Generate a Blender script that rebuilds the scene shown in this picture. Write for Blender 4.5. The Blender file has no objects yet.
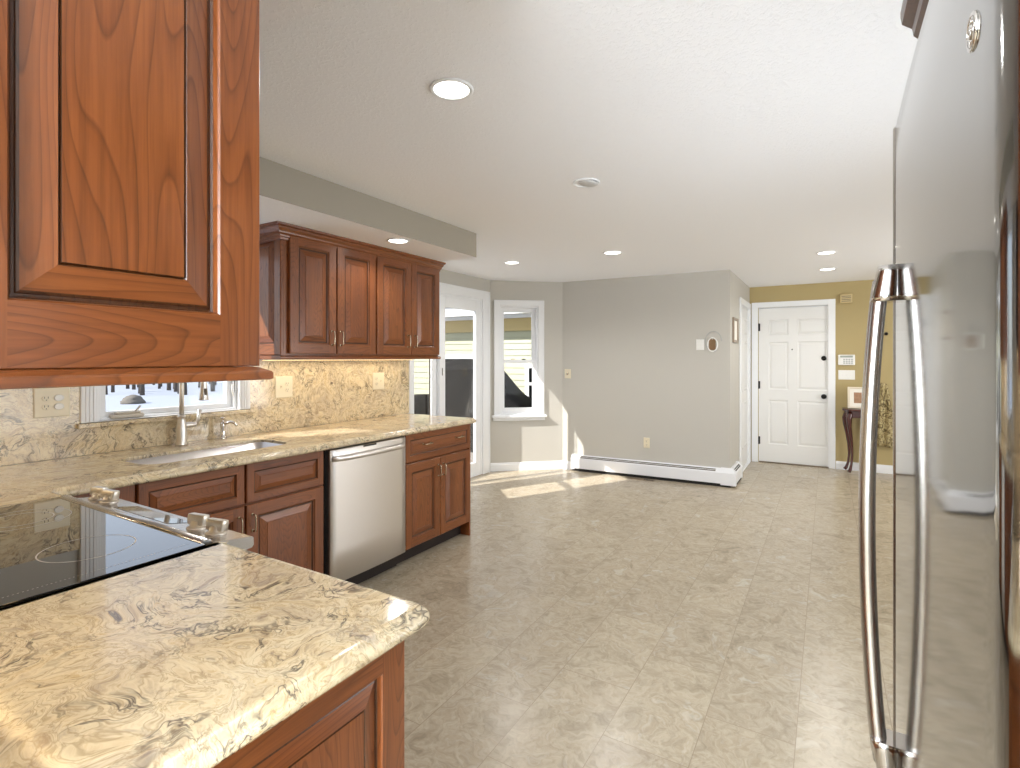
import bpy, bmesh, math, random
from mathutils import Vector, Matrix
random.seed(7)
SC = bpy.context.scene
COL = SC.collection
PI = math.pi

# ------------------------------------------------------------------ camera
F_PX, H_CAM, TH = 530.0, 1.3825, math.atan(318/530.0)
cd = bpy.data.cameras.new('camera'); cam = bpy.data.objects.new('camera', cd); COL.objects.link(cam)
cam.location = (0, 0, H_CAM); cam.rotation_euler = (PI/2, 0, TH)
cd.sensor_width = 36; cd.lens = 36*F_PX/1020; cd.shift_y = -25.5/1020; cd.clip_start = .02; cd.clip_end = 300
SC.camera = cam

# ------------------------------------------------------------------ world, sun, added fill lamps, exposure
vs = SC.view_settings
vs.view_transform = 'Standard'; vs.look = 'None'; vs.gamma = 1; vs.use_curve_mapping = False
vs.exposure = 0.36
SC.cycles.use_denoising = True
SC.cycles.max_bounces = 10; SC.cycles.diffuse_bounces = 6; SC.cycles.glossy_bounces = 6
SC.cycles.transparent_max_bounces = 12
SC.cycles.sample_clamp_indirect = 6
SC.cycles.caustics_reflective = False; SC.cycles.caustics_refractive = False
w = bpy.data.worlds.new('world'); SC.world = w; w.use_nodes = True
wn = w.node_tree; bg = wn.nodes['Background']
sky = wn.nodes.new('ShaderNodeTexSky'); sky.sky_type = 'NISHITA'; sky.sun_disc = False
sky.sun_elevation = math.radians(38); sky.sun_rotation = math.radians(208); sky.altitude = 50
skm = wn.nodes.new('ShaderNodeMix'); skm.data_type = 'RGBA'; skm.inputs[0].default_value = .55
wn.links.new(sky.outputs[0], skm.inputs[6]); skm.inputs[7].default_value = (6.0, 6.3, 6.8, 1)
wn.links.new(skm.outputs[2], bg.inputs[0]); bg.inputs[1].default_value = 0.16

def add_light(name, kind, loc, energy, color=(1, 1, 1), direction=None, size=None, size_y=None, parent=None, spread=None, spot=None):
    d = bpy.data.lights.new(name, kind); d.energy = energy; d.color = color
    o = bpy.data.objects.new(name, d); COL.objects.link(o); o.location = loc
    if direction is not None:
        o.rotation_euler = Vector(direction).to_track_quat('-Z', 'Y').to_euler()
    if kind == 'AREA':
        d.shape = 'RECTANGLE' if size_y else 'DISK'
        d.size = size
        if size_y: d.size_y = size_y
        if spread: d.spread = spread
    elif kind == 'SUN': d.angle = math.radians(.6)
    elif kind == 'SPOT':
        d.spot_size = spot or 2.6; d.spot_blend = .6; d.shadow_soft_size = size or .06
    else: d.shadow_soft_size = size or .05
    if parent:
        o.parent = parent; o.location = Vector(loc) - parent.location
    return o
SUN_E = math.radians(36.5)
SUN_D = (.475*math.cos(SUN_E), .88*math.cos(SUN_E), -math.sin(SUN_E))
add_light('sun', 'SUN', (-8, -12, 12), 6.5, (1, .96, .9), SUN_D)
# fill lamps added out of view to brighten the room and ceiling
add_light('rear_fill_lamp', 'AREA', (.1, -3.15, 1.45), 360, (.9, .95, 1), (-.1, .72, .68), 2.6, 1.7)
add_light('side_fill_lamp', 'AREA', (1.0, 2.1, 1.2), 18, (.88, .94, 1), (-1, .1, .15), 1.2, 1.3)  # added fill, hidden beyond the refrigerator
add_light('hall_fill_lamp', 'AREA', (2.9, 5.4, 1.3), 60, (.95, .97, 1), (-1, .1, .35), 1.4, 1.6)  # added fill for the hall, which has no window

# ------------------------------------------------------------------ materials
def lin(c):
    return tuple(((v/255)/12.92 if v/255 <= .04045 else ((v/255+.055)/1.055)**2.4) for v in c) + (1,)
class NT:
    def __init__(self, name):
        self.m = bpy.data.materials.new(name); self.m.use_nodes = True
        self.t = self.m.node_tree; self.p = self.t.nodes['Principled BSDF']
    def n(self, typ, **kw):
        nd = self.t.nodes.new(typ)
        for k, v in kw.items():
            if k.startswith('i_'): nd.inputs[k[2:].replace('_', ' ')].default_value = v
            else: setattr(nd, k, v)
        return nd
    def l(self, a, b): self.t.links.new(a, b)
    def math(self, op, a, b=None, clamp=False):
        nd = self.t.nodes.new('ShaderNodeMath'); nd.operation = op; nd.use_clamp = clamp
        for i, v in enumerate((a, b)):
            if v is None: continue
            if isinstance(v, (int, float)): nd.inputs[i].default_value = v
            else: self.l(v, nd.inputs[i])
        return nd.outputs[0]
    def vmath(self, op, a, b):
        nd = self.t.nodes.new('ShaderNodeVectorMath'); nd.operation = op
        for i, v in enumerate((a, b)):
            if isinstance(v, (tuple, list)): nd.inputs[i].default_value = v
            else: self.l(v, nd.inputs[i])
        return nd.outputs[0]
    def mix(self, fac, a, b, mode='MIX'):
        nd = self.t.nodes.new('ShaderNodeMix'); nd.data_type = 'RGBA'; nd.blend_type = mode
        for sock, v in ((nd.inputs[0], fac), (nd.inputs[6], a), (nd.inputs[7], b)):
            if isinstance(v, (int, float, tuple)): sock.default_value = v
            else: self.l(v, sock)
        return nd.outputs[2]
    def ramp(self, fac, stops, interp='LINEAR'):
        nd = self.t.nodes.new('ShaderNodeValToRGB'); cr = nd.color_ramp; cr.interpolation = interp
        while len(cr.elements) < len(stops): cr.elements.new(.5)
        for e, (p, c) in zip(cr.elements, stops):
            e.position = p; e.color = c if len(c) == 4 else lin(c)
        self.l(fac, nd.inputs[0]); return nd.outputs[0]
    def noise(self, vec, scale, detail=3, rough=.5, dist=0, col=False):
        nd = self.n('ShaderNodeTexNoise'); nd.inputs['Scale'].default_value = scale
        nd.inputs['Detail'].default_value = detail; nd.inputs['Roughness'].default_value = rough
        nd.inputs['Distortion'].default_value = dist
        self.l(vec, nd.inputs['Vector']); return nd.outputs['Color' if col else 'Fac']
    def coord(self, rnd=0):
        tc = self.n('ShaderNodeTexCoord').outputs['Object']
        if rnd:
            oi = self.n('ShaderNodeObjectInfo').outputs['Random']
            cx = self.n('ShaderNodeCombineXYZ')
            self.l(self.math('MULTIPLY', oi, rnd), cx.inputs[0]); self.l(self.math('MULTIPLY', oi, rnd*1.7), cx.inputs[1])
            self.l(self.math('MULTIPLY', oi, rnd*.6), cx.inputs[2])
            return self.vmath('ADD', tc, cx.outputs[0])
        return tc
    def bump(self, h, strength, dist=.01):
        b = self.n('ShaderNodeBump'); b.inputs['Strength'].default_value = strength; b.inputs['Distance'].default_value = dist
        self.l(h, b.inputs['Height']); self.l(b.outputs[0], self.p.inputs['Normal'])
    def base(self, c):
        if isinstance(c, tuple): self.p.inputs['Base Color'].default_value = c
        else: self.l(c, self.p.inputs['Base Color'])
    def set(self, **kw):
        for k, v in kw.items(): self.p.inputs[k.replace('_', ' ')].default_value = v
        return self.m

def plain(name, rgb, rough=.5, metal=0, var=.04, scale=6, bump=0, bscale=200, **kw):
    t = NT(name); v = t.coord()
    n = t.noise(v, scale, 3)
    c = lin(rgb); a = tuple(min(1, x*(1+var)) for x in c[:3])+(1,); b = tuple(x*(1-var) for x in c[:3])+(1,)
    t.base(t.mix(n, b, a))
    if bump: t.bump(t.noise(v, bscale, 2), bump, .002)
    return t.set(Roughness=rough, Metallic=metal, **kw)

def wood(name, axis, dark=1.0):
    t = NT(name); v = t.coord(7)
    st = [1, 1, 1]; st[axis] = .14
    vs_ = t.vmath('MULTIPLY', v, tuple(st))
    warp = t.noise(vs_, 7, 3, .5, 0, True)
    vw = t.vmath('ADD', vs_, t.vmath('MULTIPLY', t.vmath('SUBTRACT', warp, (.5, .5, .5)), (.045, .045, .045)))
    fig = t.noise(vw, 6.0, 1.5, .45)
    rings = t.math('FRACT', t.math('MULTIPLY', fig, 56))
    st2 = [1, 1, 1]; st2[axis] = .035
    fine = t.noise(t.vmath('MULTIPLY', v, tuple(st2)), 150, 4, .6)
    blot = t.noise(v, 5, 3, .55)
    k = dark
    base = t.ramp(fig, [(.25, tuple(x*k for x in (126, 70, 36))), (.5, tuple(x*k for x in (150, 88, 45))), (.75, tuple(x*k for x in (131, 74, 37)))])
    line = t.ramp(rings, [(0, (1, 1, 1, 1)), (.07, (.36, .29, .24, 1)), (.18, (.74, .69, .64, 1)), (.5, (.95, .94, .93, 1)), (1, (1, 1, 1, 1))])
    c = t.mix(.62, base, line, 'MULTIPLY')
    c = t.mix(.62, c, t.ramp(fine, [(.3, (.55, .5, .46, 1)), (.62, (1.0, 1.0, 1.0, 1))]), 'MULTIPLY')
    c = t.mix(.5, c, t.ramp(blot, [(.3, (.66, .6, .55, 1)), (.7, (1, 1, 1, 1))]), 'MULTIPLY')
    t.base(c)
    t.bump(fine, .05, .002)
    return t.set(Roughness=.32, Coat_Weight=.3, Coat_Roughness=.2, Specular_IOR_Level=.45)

def stone(name):
    t = NT(name); v = t.vmath('MULTIPLY', t.coord(), (.8, .8, .8))
    big = t.noise(v, 3.0, 2, .5, 0, True)
    v1 = t.vmath('ADD', v, t.vmath('MULTIPLY', t.vmath('SUBTRACT', big, (.5, .5, .5)), (.30, .30, .30)))
    w2 = t.noise(v1, 10, 3, .55, 0, True)
    v2 = t.vmath('ADD', v1, t.vmath('MULTIPLY', t.vmath('SUBTRACT', w2, (.5, .5, .5)), (.16, .16, .16)))
    a = t.noise(v2, 8, 5, .62, 1.0)
    b = t.noise(v2, 20, 6, .68, 2.4)
    c = t.ramp(a, [(.30, (158, 142, 134)), (.41, (196, 176, 147)), (.50, (230, 215, 181)), (.60, (216, 192, 148)), (.72, (170, 147, 118))])
    c = t.mix(.5, c, t.ramp(b, [(.32, (150, 136, 132)), (.45, (212, 196, 165)), (.55, (236, 225, 195)), (.68, (190, 161, 114))]))
    def vein(sc, lvl, sharp, dist):
        n = t.noise(v2, sc, 4, .6, dist)
        return t.math('MAXIMUM', t.math('SUBTRACT', 1, t.math('MULTIPLY', t.math('ABSOLUTE', t.math('SUBTRACT', n, lvl)), sharp)), 0)
    patch = t.ramp(t.noise(v, 8, 3, .6), [(.44, (0, 0, 0, 1)), (.56, (1, 1, 1, 1))])
    c = t.mix(t.math('MULTIPLY', vein(13, .48, 26, 2.5), .5), c, lin((152, 124, 88)))
    c = t.mix(t.math('MULTIPLY', t.math('MULTIPLY', vein(7, .5, 34, 1.5), patch), .9), c, lin((92, 82, 76)))
    t.base(c)
    return t.set(Roughness=.1, Specular_IOR_Level=.5)

def tiles(name):
    t = NT(name); v = t.coord()
    sep = t.n('ShaderNodeSeparateXYZ'); t.l(v, sep.inputs[0])
    cmb = t.n('ShaderNodeCombineXYZ')
    t.l(t.math('ADD', sep.outputs[1], -2.15+.61*8), cmb.inputs[0]); t.l(t.math('ADD', sep.outputs[0], .1+.305*30), cmb.inputs[1])
    br = t.n('ShaderNodeTexBrick'); t.l(cmb.outputs[0], br.inputs['Vector'])
    br.offset = .5; br.offset_frequency = 2; br.squash = 1
    br.inputs['Scale'].default_value = 1; br.inputs['Brick Width'].default_value = .61; br.inputs['Row Height'].default_value = .305
    br.inputs['Mortar Size'].default_value = .0016; br.inputs['Mortar Smooth'].default_value = .3; br.inputs['Bias'].default_value = 0
    br.inputs['Color1'].default_value = (0, 0, 0, 1); br.inputs['Color2'].default_value = (1, 1, 1, 1); br.inputs['Mortar'].default_value = (.5, .5, .5, 1)
    tint = br.outputs['Color']
    off = t.vmath('MULTIPLY', tint, (3.7, 2.3, 5.1))
    vv = t.vmath('ADD', v, off)
    w1 = t.noise(vv, 4.5, 3, .55, 0, True)
    v2 = t.vmath('ADD', vv, t.vmath('MULTIPLY', t.vmath('SUBTRACT', w1, (.5, .5, .5)), (.3, .3, .3)))
    a = t.noise(v2, 4.5, 6, .66, 1.4)
    b = t.noise(v2, 18, 5, .6, 1.5)
    c = t.ramp(a, [(.33, (112, 101, 86)), (.43, (160, 147, 126)), (.50, (197, 185, 165)), (.56, (165, 148, 124)), (.66, (212, 208, 198))])
    c = t.mix(.48, c, t.ramp(b, [(.32, (124, 117, 100)), (.5, (183, 170, 147)), (.66, (207, 196, 175))]))
    c = t.mix(.35, c, t.ramp(tint, [(0, (160, 148, 127)), (1, (189, 177, 153))]))
    c = t.mix(t.math('MULTIPLY', br.outputs['Fac'], .55), c, lin((128, 112, 94)))
    t.base(c)
    t.bump(br.outputs['Fac'], -.25, .002)
    return t.set(Roughness=.27, Specular_IOR_Level=.5)

def steel(name, rgb=(200, 198, 196), rough=.2, axis=1, streak=.05, rv=.06):
    t = NT(name); v = t.coord()
    st = [1, 1, 1]; st[axis] = .012
    n = t.noise(t.vmath('MULTIPLY', v, tuple(st)), 420, 3, .6)
    c = lin(rgb)
    t.base(t.mix(n, tuple(x*(1-streak) for x in c[:3])+(1,), tuple(min(1, x*(1+streak)) for x in c[:3])+(1,)))
    mr = t.n('ShaderNodeMapRange'); t.l(n, mr.inputs[0]); mr.inputs[3].default_value = rough-rv*.5; mr.inputs[4].default_value = rough+rv*.5
    t.l(mr.outputs[0], t.p.inputs['Roughness'])
    return t.set(Metallic=1.0)

def emit(name, rgb, s):
    t = NT(name); e = t.n('ShaderNodeEmission'); e.inputs[0].default_value = lin(rgb); e.inputs[1].default_value = s
    lw = t.n('ShaderNodeLayerWeight'); t.t.links.new(e.outputs[0], t.t.nodes['Material Output'].inputs[0])
    return t.m
def glass(name, tint=(1, 1, 1), refl=.16):
    t = NT(name)
    tr = t.n('ShaderNodeBsdfTransparent'); tr.inputs[0].default_value = tint+(1,)
    gl = t.n('ShaderNodeBsdfGlossy'); gl.inputs['Roughness'].default_value = .01
    fr = t.n('ShaderNodeFresnel'); fr.inputs[0].default_value = 1.45
    mx = t.n('ShaderNodeMixShader'); t.l(t.math('MULTIPLY', fr.outputs[0], refl), mx.inputs[0])
    t.l(tr.outputs[0], mx.inputs[1]); t.l(gl.outputs[0], mx.inputs[2])
    t.l(mx.outputs[0], t.t.nodes['Material Output'].inputs[0])
    return t.m
def ceiling_mat(name):
    t = NT(name); v = t.coord()
    n = t.noise(v, 70, 4, .6, .6)
    h = t.ramp(n, [(.5, (0, 0, 0, 1)), (.62, (1, 1, 1, 1))])
    t.base(lin((246, 247, 250))); t.bump(h, .35, .004)
    return t.set(Roughness=.8)
def siding_mat(name):
    return plain(name, (176, 178, 152), .6, 0, .03, 2)
def fabric_mat(name):
    t = NT(name); v = t.coord()
    n = t.noise(v, 26, 4, .6, 1.5)
    t.base(t.ramp(n, [(.36, (96, 82, 52)), (.46, (168, 152, 108)), (.56, (206, 192, 150)), (.68, (128, 108, 66))], 'CONSTANT'))
    return t.set(Roughness=.95)

M = dict(
    wx=wood('cherry_grain_x', 0), wy=wood('cherry_grain_y', 1), wz=wood('cherry_grain_z', 2),
    dwz=wood('shaded_cherry', 2, .62),  # cherry darkened: shade above the refrigerator put into the colour
    stone=stone('swirled_stone'), tile=tiles('vinyl_tiles'),
    wall=plain('greige_paint', (193, 190, 182), .6, 0, .015, 3, .08, 300),
    mustard=plain('mustard_paint', (178, 160, 112), .6, 0, .015, 3, .08, 300),
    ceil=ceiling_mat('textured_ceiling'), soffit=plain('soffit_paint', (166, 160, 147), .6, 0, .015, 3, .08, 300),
    white=plain('white_trim', (236, 238, 240), .35, 0, .01), dwhite=plain('white_door', (232, 232, 230), .4, 0, .01),
    heater=plain('heater_enamel', (236, 238, 242), .3, 0, .01),
    fridge=steel('fridge_steel', (170, 171, 171), .075, 1, .03, .03),
    dw=steel('dishwasher_steel', (228, 224, 220), .36, 0, .03, .05),
    sat=steel('satin_steel', (206, 203, 200), .24, 0, .03, .06),
    knob=steel('knob_steel', (222, 216, 206), .38, 2, .03, .05),
    bowl=steel('bowl_steel', (222, 220, 218), .36, 1, .03, .05),
    chrome=plain('chrome', (222, 220, 218), .06, 1, .01), brushed=steel('brushed_nickel', (226, 223, 218), .36, 2, .03, .05),
    nickel=plain('nickel', (196, 182, 160), .25, 1, .03), dark=plain('dark_gap', (18, 14, 12), .7, 0, .1),
    toe=plain('toe_kick_dark', (34, 22, 16), .6, 0, .1), black=plain('black_metal', (24, 22, 21), .35, .6, .05),
    almond=plain('almond_plastic', (232, 222, 196), .35, 0, .01), plastic=plain('white_plastic', (236, 236, 232), .35, 0, .01),
    slot=plain('slot_dark', (92, 84, 72), .6, 0, .05), hole=plain('socket_slots', (40, 36, 32), .6, 0, .05),
    glass=glass('window_glass'), ceramic=plain('ceramic_glass', (6, 6, 7), .02, 0, .05, Specular_IOR_Level=.9, Coat_Weight=1.0, Coat_Roughness=.01),
    dispglass=plain('panel_glass', (70, 70, 72), .04, 0, .05, Specular_IOR_Level=.8, Coat_Weight=.8),
    mark=plain('cooktop_print', (196, 190, 182), .4, 0, .02),
    lens=emit('lamp_lens', (255, 250, 240), 6), led=emit('led_strip', (255, 214, 150), 5),
    eyeball=plain('unlit_lamp', (206, 206, 206), .5, 0, .02),
    snow=plain('snow', (158, 166, 180), .8, 0, .03, .3), bark=plain('tree_bark', (88, 80, 74), .9, 0, .3, 6),
    rock=plain('rock', (108, 104, 98), .9, 0, .2, 8),
    siding=siding_mat('cream_siding'), band=plain('tan_band', (196, 176, 124), .6, 0, .02),
    cover=plain('black_cover', (11, 11, 13), .8, 0, .15, 5, Specular_IOR_Level=.2), deck=plain('deck_boards', (150, 140, 130), .8, 0, .1, 10),
    darkglass=plain('dark_glass', (10, 12, 14), .35, 0, .05, Specular_IOR_Level=.15), mahog=plain('mahogany', (70, 26, 18), .25, 0, .15, 20, Coat_Weight=.5),
    fabric=fabric_mat('patterned_weave'), cream=plain('cream_frame', (226, 216, 196), .5, 0, .05),
    mat=plain('picture_mat', (240, 236, 226), .7, 0, .01), art=plain('picture_print', (166, 128, 98), .6, 0, .35, 40),
    brown=plain('bare_brown', (132, 104, 74), .8, 0, .15, 60), gold=plain('bronze_frame', (140, 124, 104), .4, .3, .1),
    mirror=plain('mirror_glass', (220, 222, 222), .05, 1, .01), vent=plain('vent_metal', (120, 104, 84), .5, .3, .1),
    lcd=plain('lcd_grey', (150, 158, 146), .3, 0, .03), key=plain('key_grey', (176, 178, 176), .5, 0, .03),
    chime=plain('chime_tan', (204, 184, 136), .5, 0, .03), crank=plain('crank_tan', (206, 198, 184), .4, 0, .03),
    glaze_shade=wood('cherry_glaze_shade', 2, .6),  # dark finish glaze, also shade painted into the panel grooves
)

# ------------------------------------------------------------------ mesh helpers
class MB:
    def __init__(self): self.bm = bmesh.new(); self.mats = []
    def mi(self, m):
        if m not in self.mats: self.mats.append(m)
        return self.mats.index(m)
    def face(self, pts, m, smooth=False):
        vs_ = [self.bm.verts.new(p) for p in pts]
        try: f = self.bm.faces.new(vs_)
        except ValueError: return None
        f.material_index = self.mi(m); f.smooth = smooth
        return f
    def box(self, x0, x1, y0, y1, z0, z1, m, bev=0, seg=1):
        x0, x1 = sorted((x0, x1)); y0, y1 = sorted((y0, y1)); z0, z1 = sorted((z0, z1))
        c = [(x, y, z) for z in (z0, z1) for y in (y0, y1) for x in (x0, x1)]
        vs_ = [self.bm.verts.new(p) for p in c]
        fs = [self.bm.faces.new([vs_[i] for i in q]) for q in ((0, 2, 3, 1), (4, 5, 7, 6), (0, 1, 5, 4), (2, 6, 7, 3), (0, 4, 6, 2), (1, 3, 7, 5))]
        k = self.mi(m)
        for f in fs: f.material_index = k
        if bev:
            es = list({e for f in fs for e in f.edges})
            r = bmesh.ops.bevel(self.bm, geom=es, offset=min(bev, .49*min(x1-x0, y1-y0, z1-z0)), segments=seg, profile=.5, affect='EDGES')
            for f in r['faces']: f.material_index = k
        return self
    def prism(self, poly, T, a, b, m, smooth=False):
        """poly of (p,q) extruded from a to b; T maps (p,q,s) to a point."""
        n = len(poly); k = self.mi(m)
        lo = [self.bm.verts.new(T(p, q, a)) for p, q in poly]; hi = [self.bm.verts.new(T(p, q, b)) for p, q in poly]
        for vv in (lo, hi[::-1]):
            f = self.bm.faces.new(vv); f.material_index = k
        for i in range(n):
            f = self.bm.faces.new((lo[i], hi[i], hi[(i+1) % n], lo[(i+1) % n])); f.material_index = k; f.smooth = smooth
        return self
    def rings(self, loops, m, cap0=True, cap1=True, smooth=True, closed=True):
        k = self.mi(m); vv = [[self.bm.verts.new(p) for p in L] for L in loops]
        n = len(loops[0])
        for a, b in zip(vv, vv[1:]):
            for i in range(n if closed else n-1):
                f = self.bm.faces.new((a[i], a[(i+1) % n], b[(i+1) % n], b[i])); f.material_index = k; f.smooth = smooth
        for c, L in ((cap0, vv[0]), (cap1, vv[-1])):
            if c and len(L) > 2:
                f = self.bm.faces.new(L); f.material_index = k
        return vv
    def tube(self, pts, r, m, seg=10, flat=None):
        pts = [Vector(p) for p in pts]; loops = []
        rr = r if isinstance(r, (list, tuple)) else [r]*len(pts)
        up = Vector((0, 0, 1))
        d0 = (pts[1]-pts[0]).normalized()
        if abs(d0.z) > .9: up = Vector((1, 0, 0))
        for i, p in enumerate(pts):
            d = (pts[min(i+1, len(pts)-1)]-pts[max(i-1, 0)]).normalized()
            s = d.cross(up)
            if s.length < 1e-4: s = d.cross(Vector((0, 1, 0)))
            s.normalize(); u = s.cross(d).normalized(); up = u
            fx, fy = flat if flat else (1, 1)
            loops.append([p + s*math.cos(2*PI*j/seg)*rr[i]*fx + u*math.sin(2*PI*j/seg)*rr[i]*fy for j in range(seg)])
        self.rings(loops, m); return self
    def lathe(self, prof, c, m, seg=24, axis=(0, 0, 1), smooth=True):
        """prof of (radius, height along axis)"""
        a = Vector(axis).normalized(); s = a.orthogonal().normalized(); u = a.cross(s); c = Vector(c)
        self.rings([[c + a*hh + (s*math.cos(2*PI*j/seg)+u*math.sin(2*PI*j/seg))*max(r, 1e-5) for j in range(seg)] for r, hh in prof], m, smooth=smooth)
        return self
    def panel_door(self, T, wd, ht, th, cells_u, cells_v, panels, prof, mv, mh, mp, chamfer=.004, gz=True):
        """slab with recessed / raised panels. cells_u/v: cut lines incl. 0 and size; panels: set of (i,j)."""
        c = chamfer
        cu = list(cells_u); cv = list(cells_v)
        U = [c]+cu[1:-1]+[wd-c]; V = [c]+cv[1:-1]+[ht-c]
        for i in range(len(U)-1):
            for j in range(len(V)-1):
                u0, u1, v0, v1 = U[i], U[i+1], V[j], V[j+1]
                if (i, j) in panels:
                    prev = None
                    for (ins, w_) in prof:
                        q = [(u0+ins, v0+ins), (u1-ins, v0+ins), (u1-ins, v1-ins), (u0+ins, v1-ins)]
                        if prev:
                            pq, pw = prev
                            for k in range(4):
                                k2 = (k+1) % 4
                                self.face([T(*pq[k], pw), T(*pq[k2], pw), T(*q[k2], w_), T(*q[k], w_)], 'glaze_shade' if mv == 'wz' and ((gz and min(pw, w_) < -.0085 and max(pw, w_) < -.0055) or (not gz and (max(pw, w_) < -.0104 or ins in (.043, .0445)))) else (mh if k in (0, 2) else mv))
                        prev = (q, w_)
                    q, w_ = prev
                    self.face([T(*p, w_) for p in q], mp)
                else:
                    m = mv if i in (0, len(U)-2) else mh
                    self.face([T(u0, v0, 0), T(u1, v0, 0), T(u1, v1, 0), T(u0, v1, 0)], m)
        o = [(0, 0), (wd, 0), (wd, ht), (0, ht)]; n_ = [(c, c), (wd-c, c), (wd-c, ht-c), (c, ht-c)]
        for k in range(4):
            k2 = (k+1) % 4; m = mh if k in (0, 2) else mv
            self.face([T(*o[k], -c), T(*o[k2], -c), T(*n_[k2], 0), T(*n_[k], 0)], m)
            self.face([T(*o[k], -th), T(*o[k2], -th), T(*o[k2], -c), T(*o[k], -c)], m)
        self.face([T(*p, -th) for p in o], mv)
        return self
    def build(self, name, parent=None, merge=True, smooth_angle=None):
        bm = self.bm
        if merge: bmesh.ops.remove_doubles(bm, verts=bm.verts, dist=1e-5)
        bmesh.ops.recalc_face_normals(bm, faces=bm.faces)
        me = bpy.data.meshes.new(name)
        off = world_of(parent) if parent else Vector((0, 0, 0))
        o = bpy.data.objects.new(name, me); COL.objects.link(o)
        if parent: o.parent = parent
        if off.length: bmesh.ops.translate(bm, verts=bm.verts, vec=-off)
        bm.to_mesh(me); bm.free()
        for m in self.mats: me.materials.append(M[m])
        return o
def world_of(o):
    v = Vector((0, 0, 0))
    while o: v += o.location; o = o.parent
    return v
def thing(name, label, cat, loc=(0, 0, 0), group=None):
    o = bpy.data.objects.new(name, None); COL.objects.link(o); o.location = loc; o.empty_display_size = .05
    return tag(o, label, cat, group)
def tag(o, label, cat, group=None):
    o['label'] = label; o['category'] = cat
    if group: o['group'] = group
    return o
def structure(o, label=None):
    o['kind'] = 'structure'
    if label: o['label'] = label
    return o
def copy_tree(o, loc=None, label=None, parent=None):
    c = o.copy(); COL.objects.link(c)
    if parent: c.parent = parent
    for ch in list(o.children): copy_tree(ch, None, None, c)
    if loc is not None: c.location = loc
    if label: c['label'] = label
    return c
# face frames: (u, v, w) -> point, w outward
def FX(x, y0, z0): return lambda u, v, w_: (x+w_, y0+u, z0+v)            # faces +X, u along +Y
def FY(y, x0, z0): return lambda u, v, w_: (x0+u, y+w_, z0+v)            # faces +Y
def FmY(y, x0, z0): return lambda u, v, w_: (x0+u, y-w_, z0+v)           # faces -Y
def FmX(x, y0, z0): return lambda u, v, w_: (x-w_, y0+u, z0+v)
def lerp(a, b, t): return a+(b-a)*t
def arc(cx, cy, r, a0, a1, n): return [(cx+r*math.cos(lerp(a0, a1, i/n)), cy+r*math.sin(lerp(a0, a1, i/n))) for i in range(n+1)]
def rounded(poly, radii, n=6):
    """round the corners of a polygon (any orientation)"""
    out = []; N = len(poly)
    for i, p in enumerate(poly):
        r = radii[i]; p = Vector(p); a = Vector(poly[i-1])-p; b = Vector(poly[(i+1) % N])-p
        if r <= 0: out.append(tuple(p)); continue
        a.normalize(); b.normalize(); half = a.angle(b)/2; d = r/math.tan(half)
        c = p+(a+b).normalized()*(r/math.sin(half)); s = p+a*d-c; e = p+b*d-c
        a0 = math.atan2(s.y, s.x); a1 = math.atan2(e.y, e.x)
        da = (a1-a0+PI) % (2*PI)-PI
        out += [(c.x+r*math.cos(a0+da*k/n), c.y+r*math.sin(a0+da*k/n)) for k in range(n+1)]
    return out
def inset(poly, d):
    """inset a CCW polygon by d (mitred)"""
    N = len(poly); out = []
    for i in range(N):
        p = Vector(poly[i]); a = (p-Vector(poly[i-1])).normalized(); b = (Vector(poly[(i+1) % N])-p).normalized()
        na = Vector((-a.y, a.x)); nb = Vector((-b.y, b.x)); m = (na+nb)
        m = m/max(.3, m.dot(na)) if m.length > 1e-6 else na
        q = p+m*d; out.append((q.x, q.y))
    return out

CAB_PROF = [(0, 0), (.003, -.006), (.008, -.008), (.012, -.013), (.016, -.013), (.018, -.011), (.05, -.002), (.052, -.0035), (.054, -.0015)]
def cab_panel(mb, T, wd, ht, axis, st=.058, th=.02, prof=CAB_PROF):
    h_ = 'wy' if axis == 'y' else 'wx'
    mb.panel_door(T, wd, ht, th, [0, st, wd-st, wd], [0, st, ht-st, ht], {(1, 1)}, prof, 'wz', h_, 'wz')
    return mb
def drawer_panel(mb, T, wd, ht, axis, st=.04, th=.02):
    h_ = 'wy' if axis == 'y' else 'wx'
    prof = [(0, 0), (.003, -.006), (.007, -.009), (.009, -.008), (.03, -.0015), (.031, -.003), (.033, -.001)]
    mb.panel_door(T, wd, ht, th, [0, st, wd-st, wd], [0, st, ht-st, ht], {(1, 1)}, prof, 'wz', h_, h_)
    return mb
def pull(parent, p0, p1, out, m='nickel', r=.0042, lift=.026):
    """D shaped wire pull between two points, standing off along out"""
    p0, p1, o = Vector(p0), Vector(p1), Vector(out)
    d = (p1-p0)
    pts = [p0, p0+o*lift*.75, p0+o*lift*.95+d*.03, p0+o*lift+d*.1, p0+o*lift*1.05+d*.5, p0+o*lift+d*.9, p0+o*lift*.95+d*.97, p1+o*lift*.75, p1]
    mb = MB(); mb.tube(pts, r, m, 8)
    for p in (p0, p1): mb.lathe([(.0075, 0), (.007, .003), (.004, .004)], p, m, 10, o)
    return mb.build('handle', parent)

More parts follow.
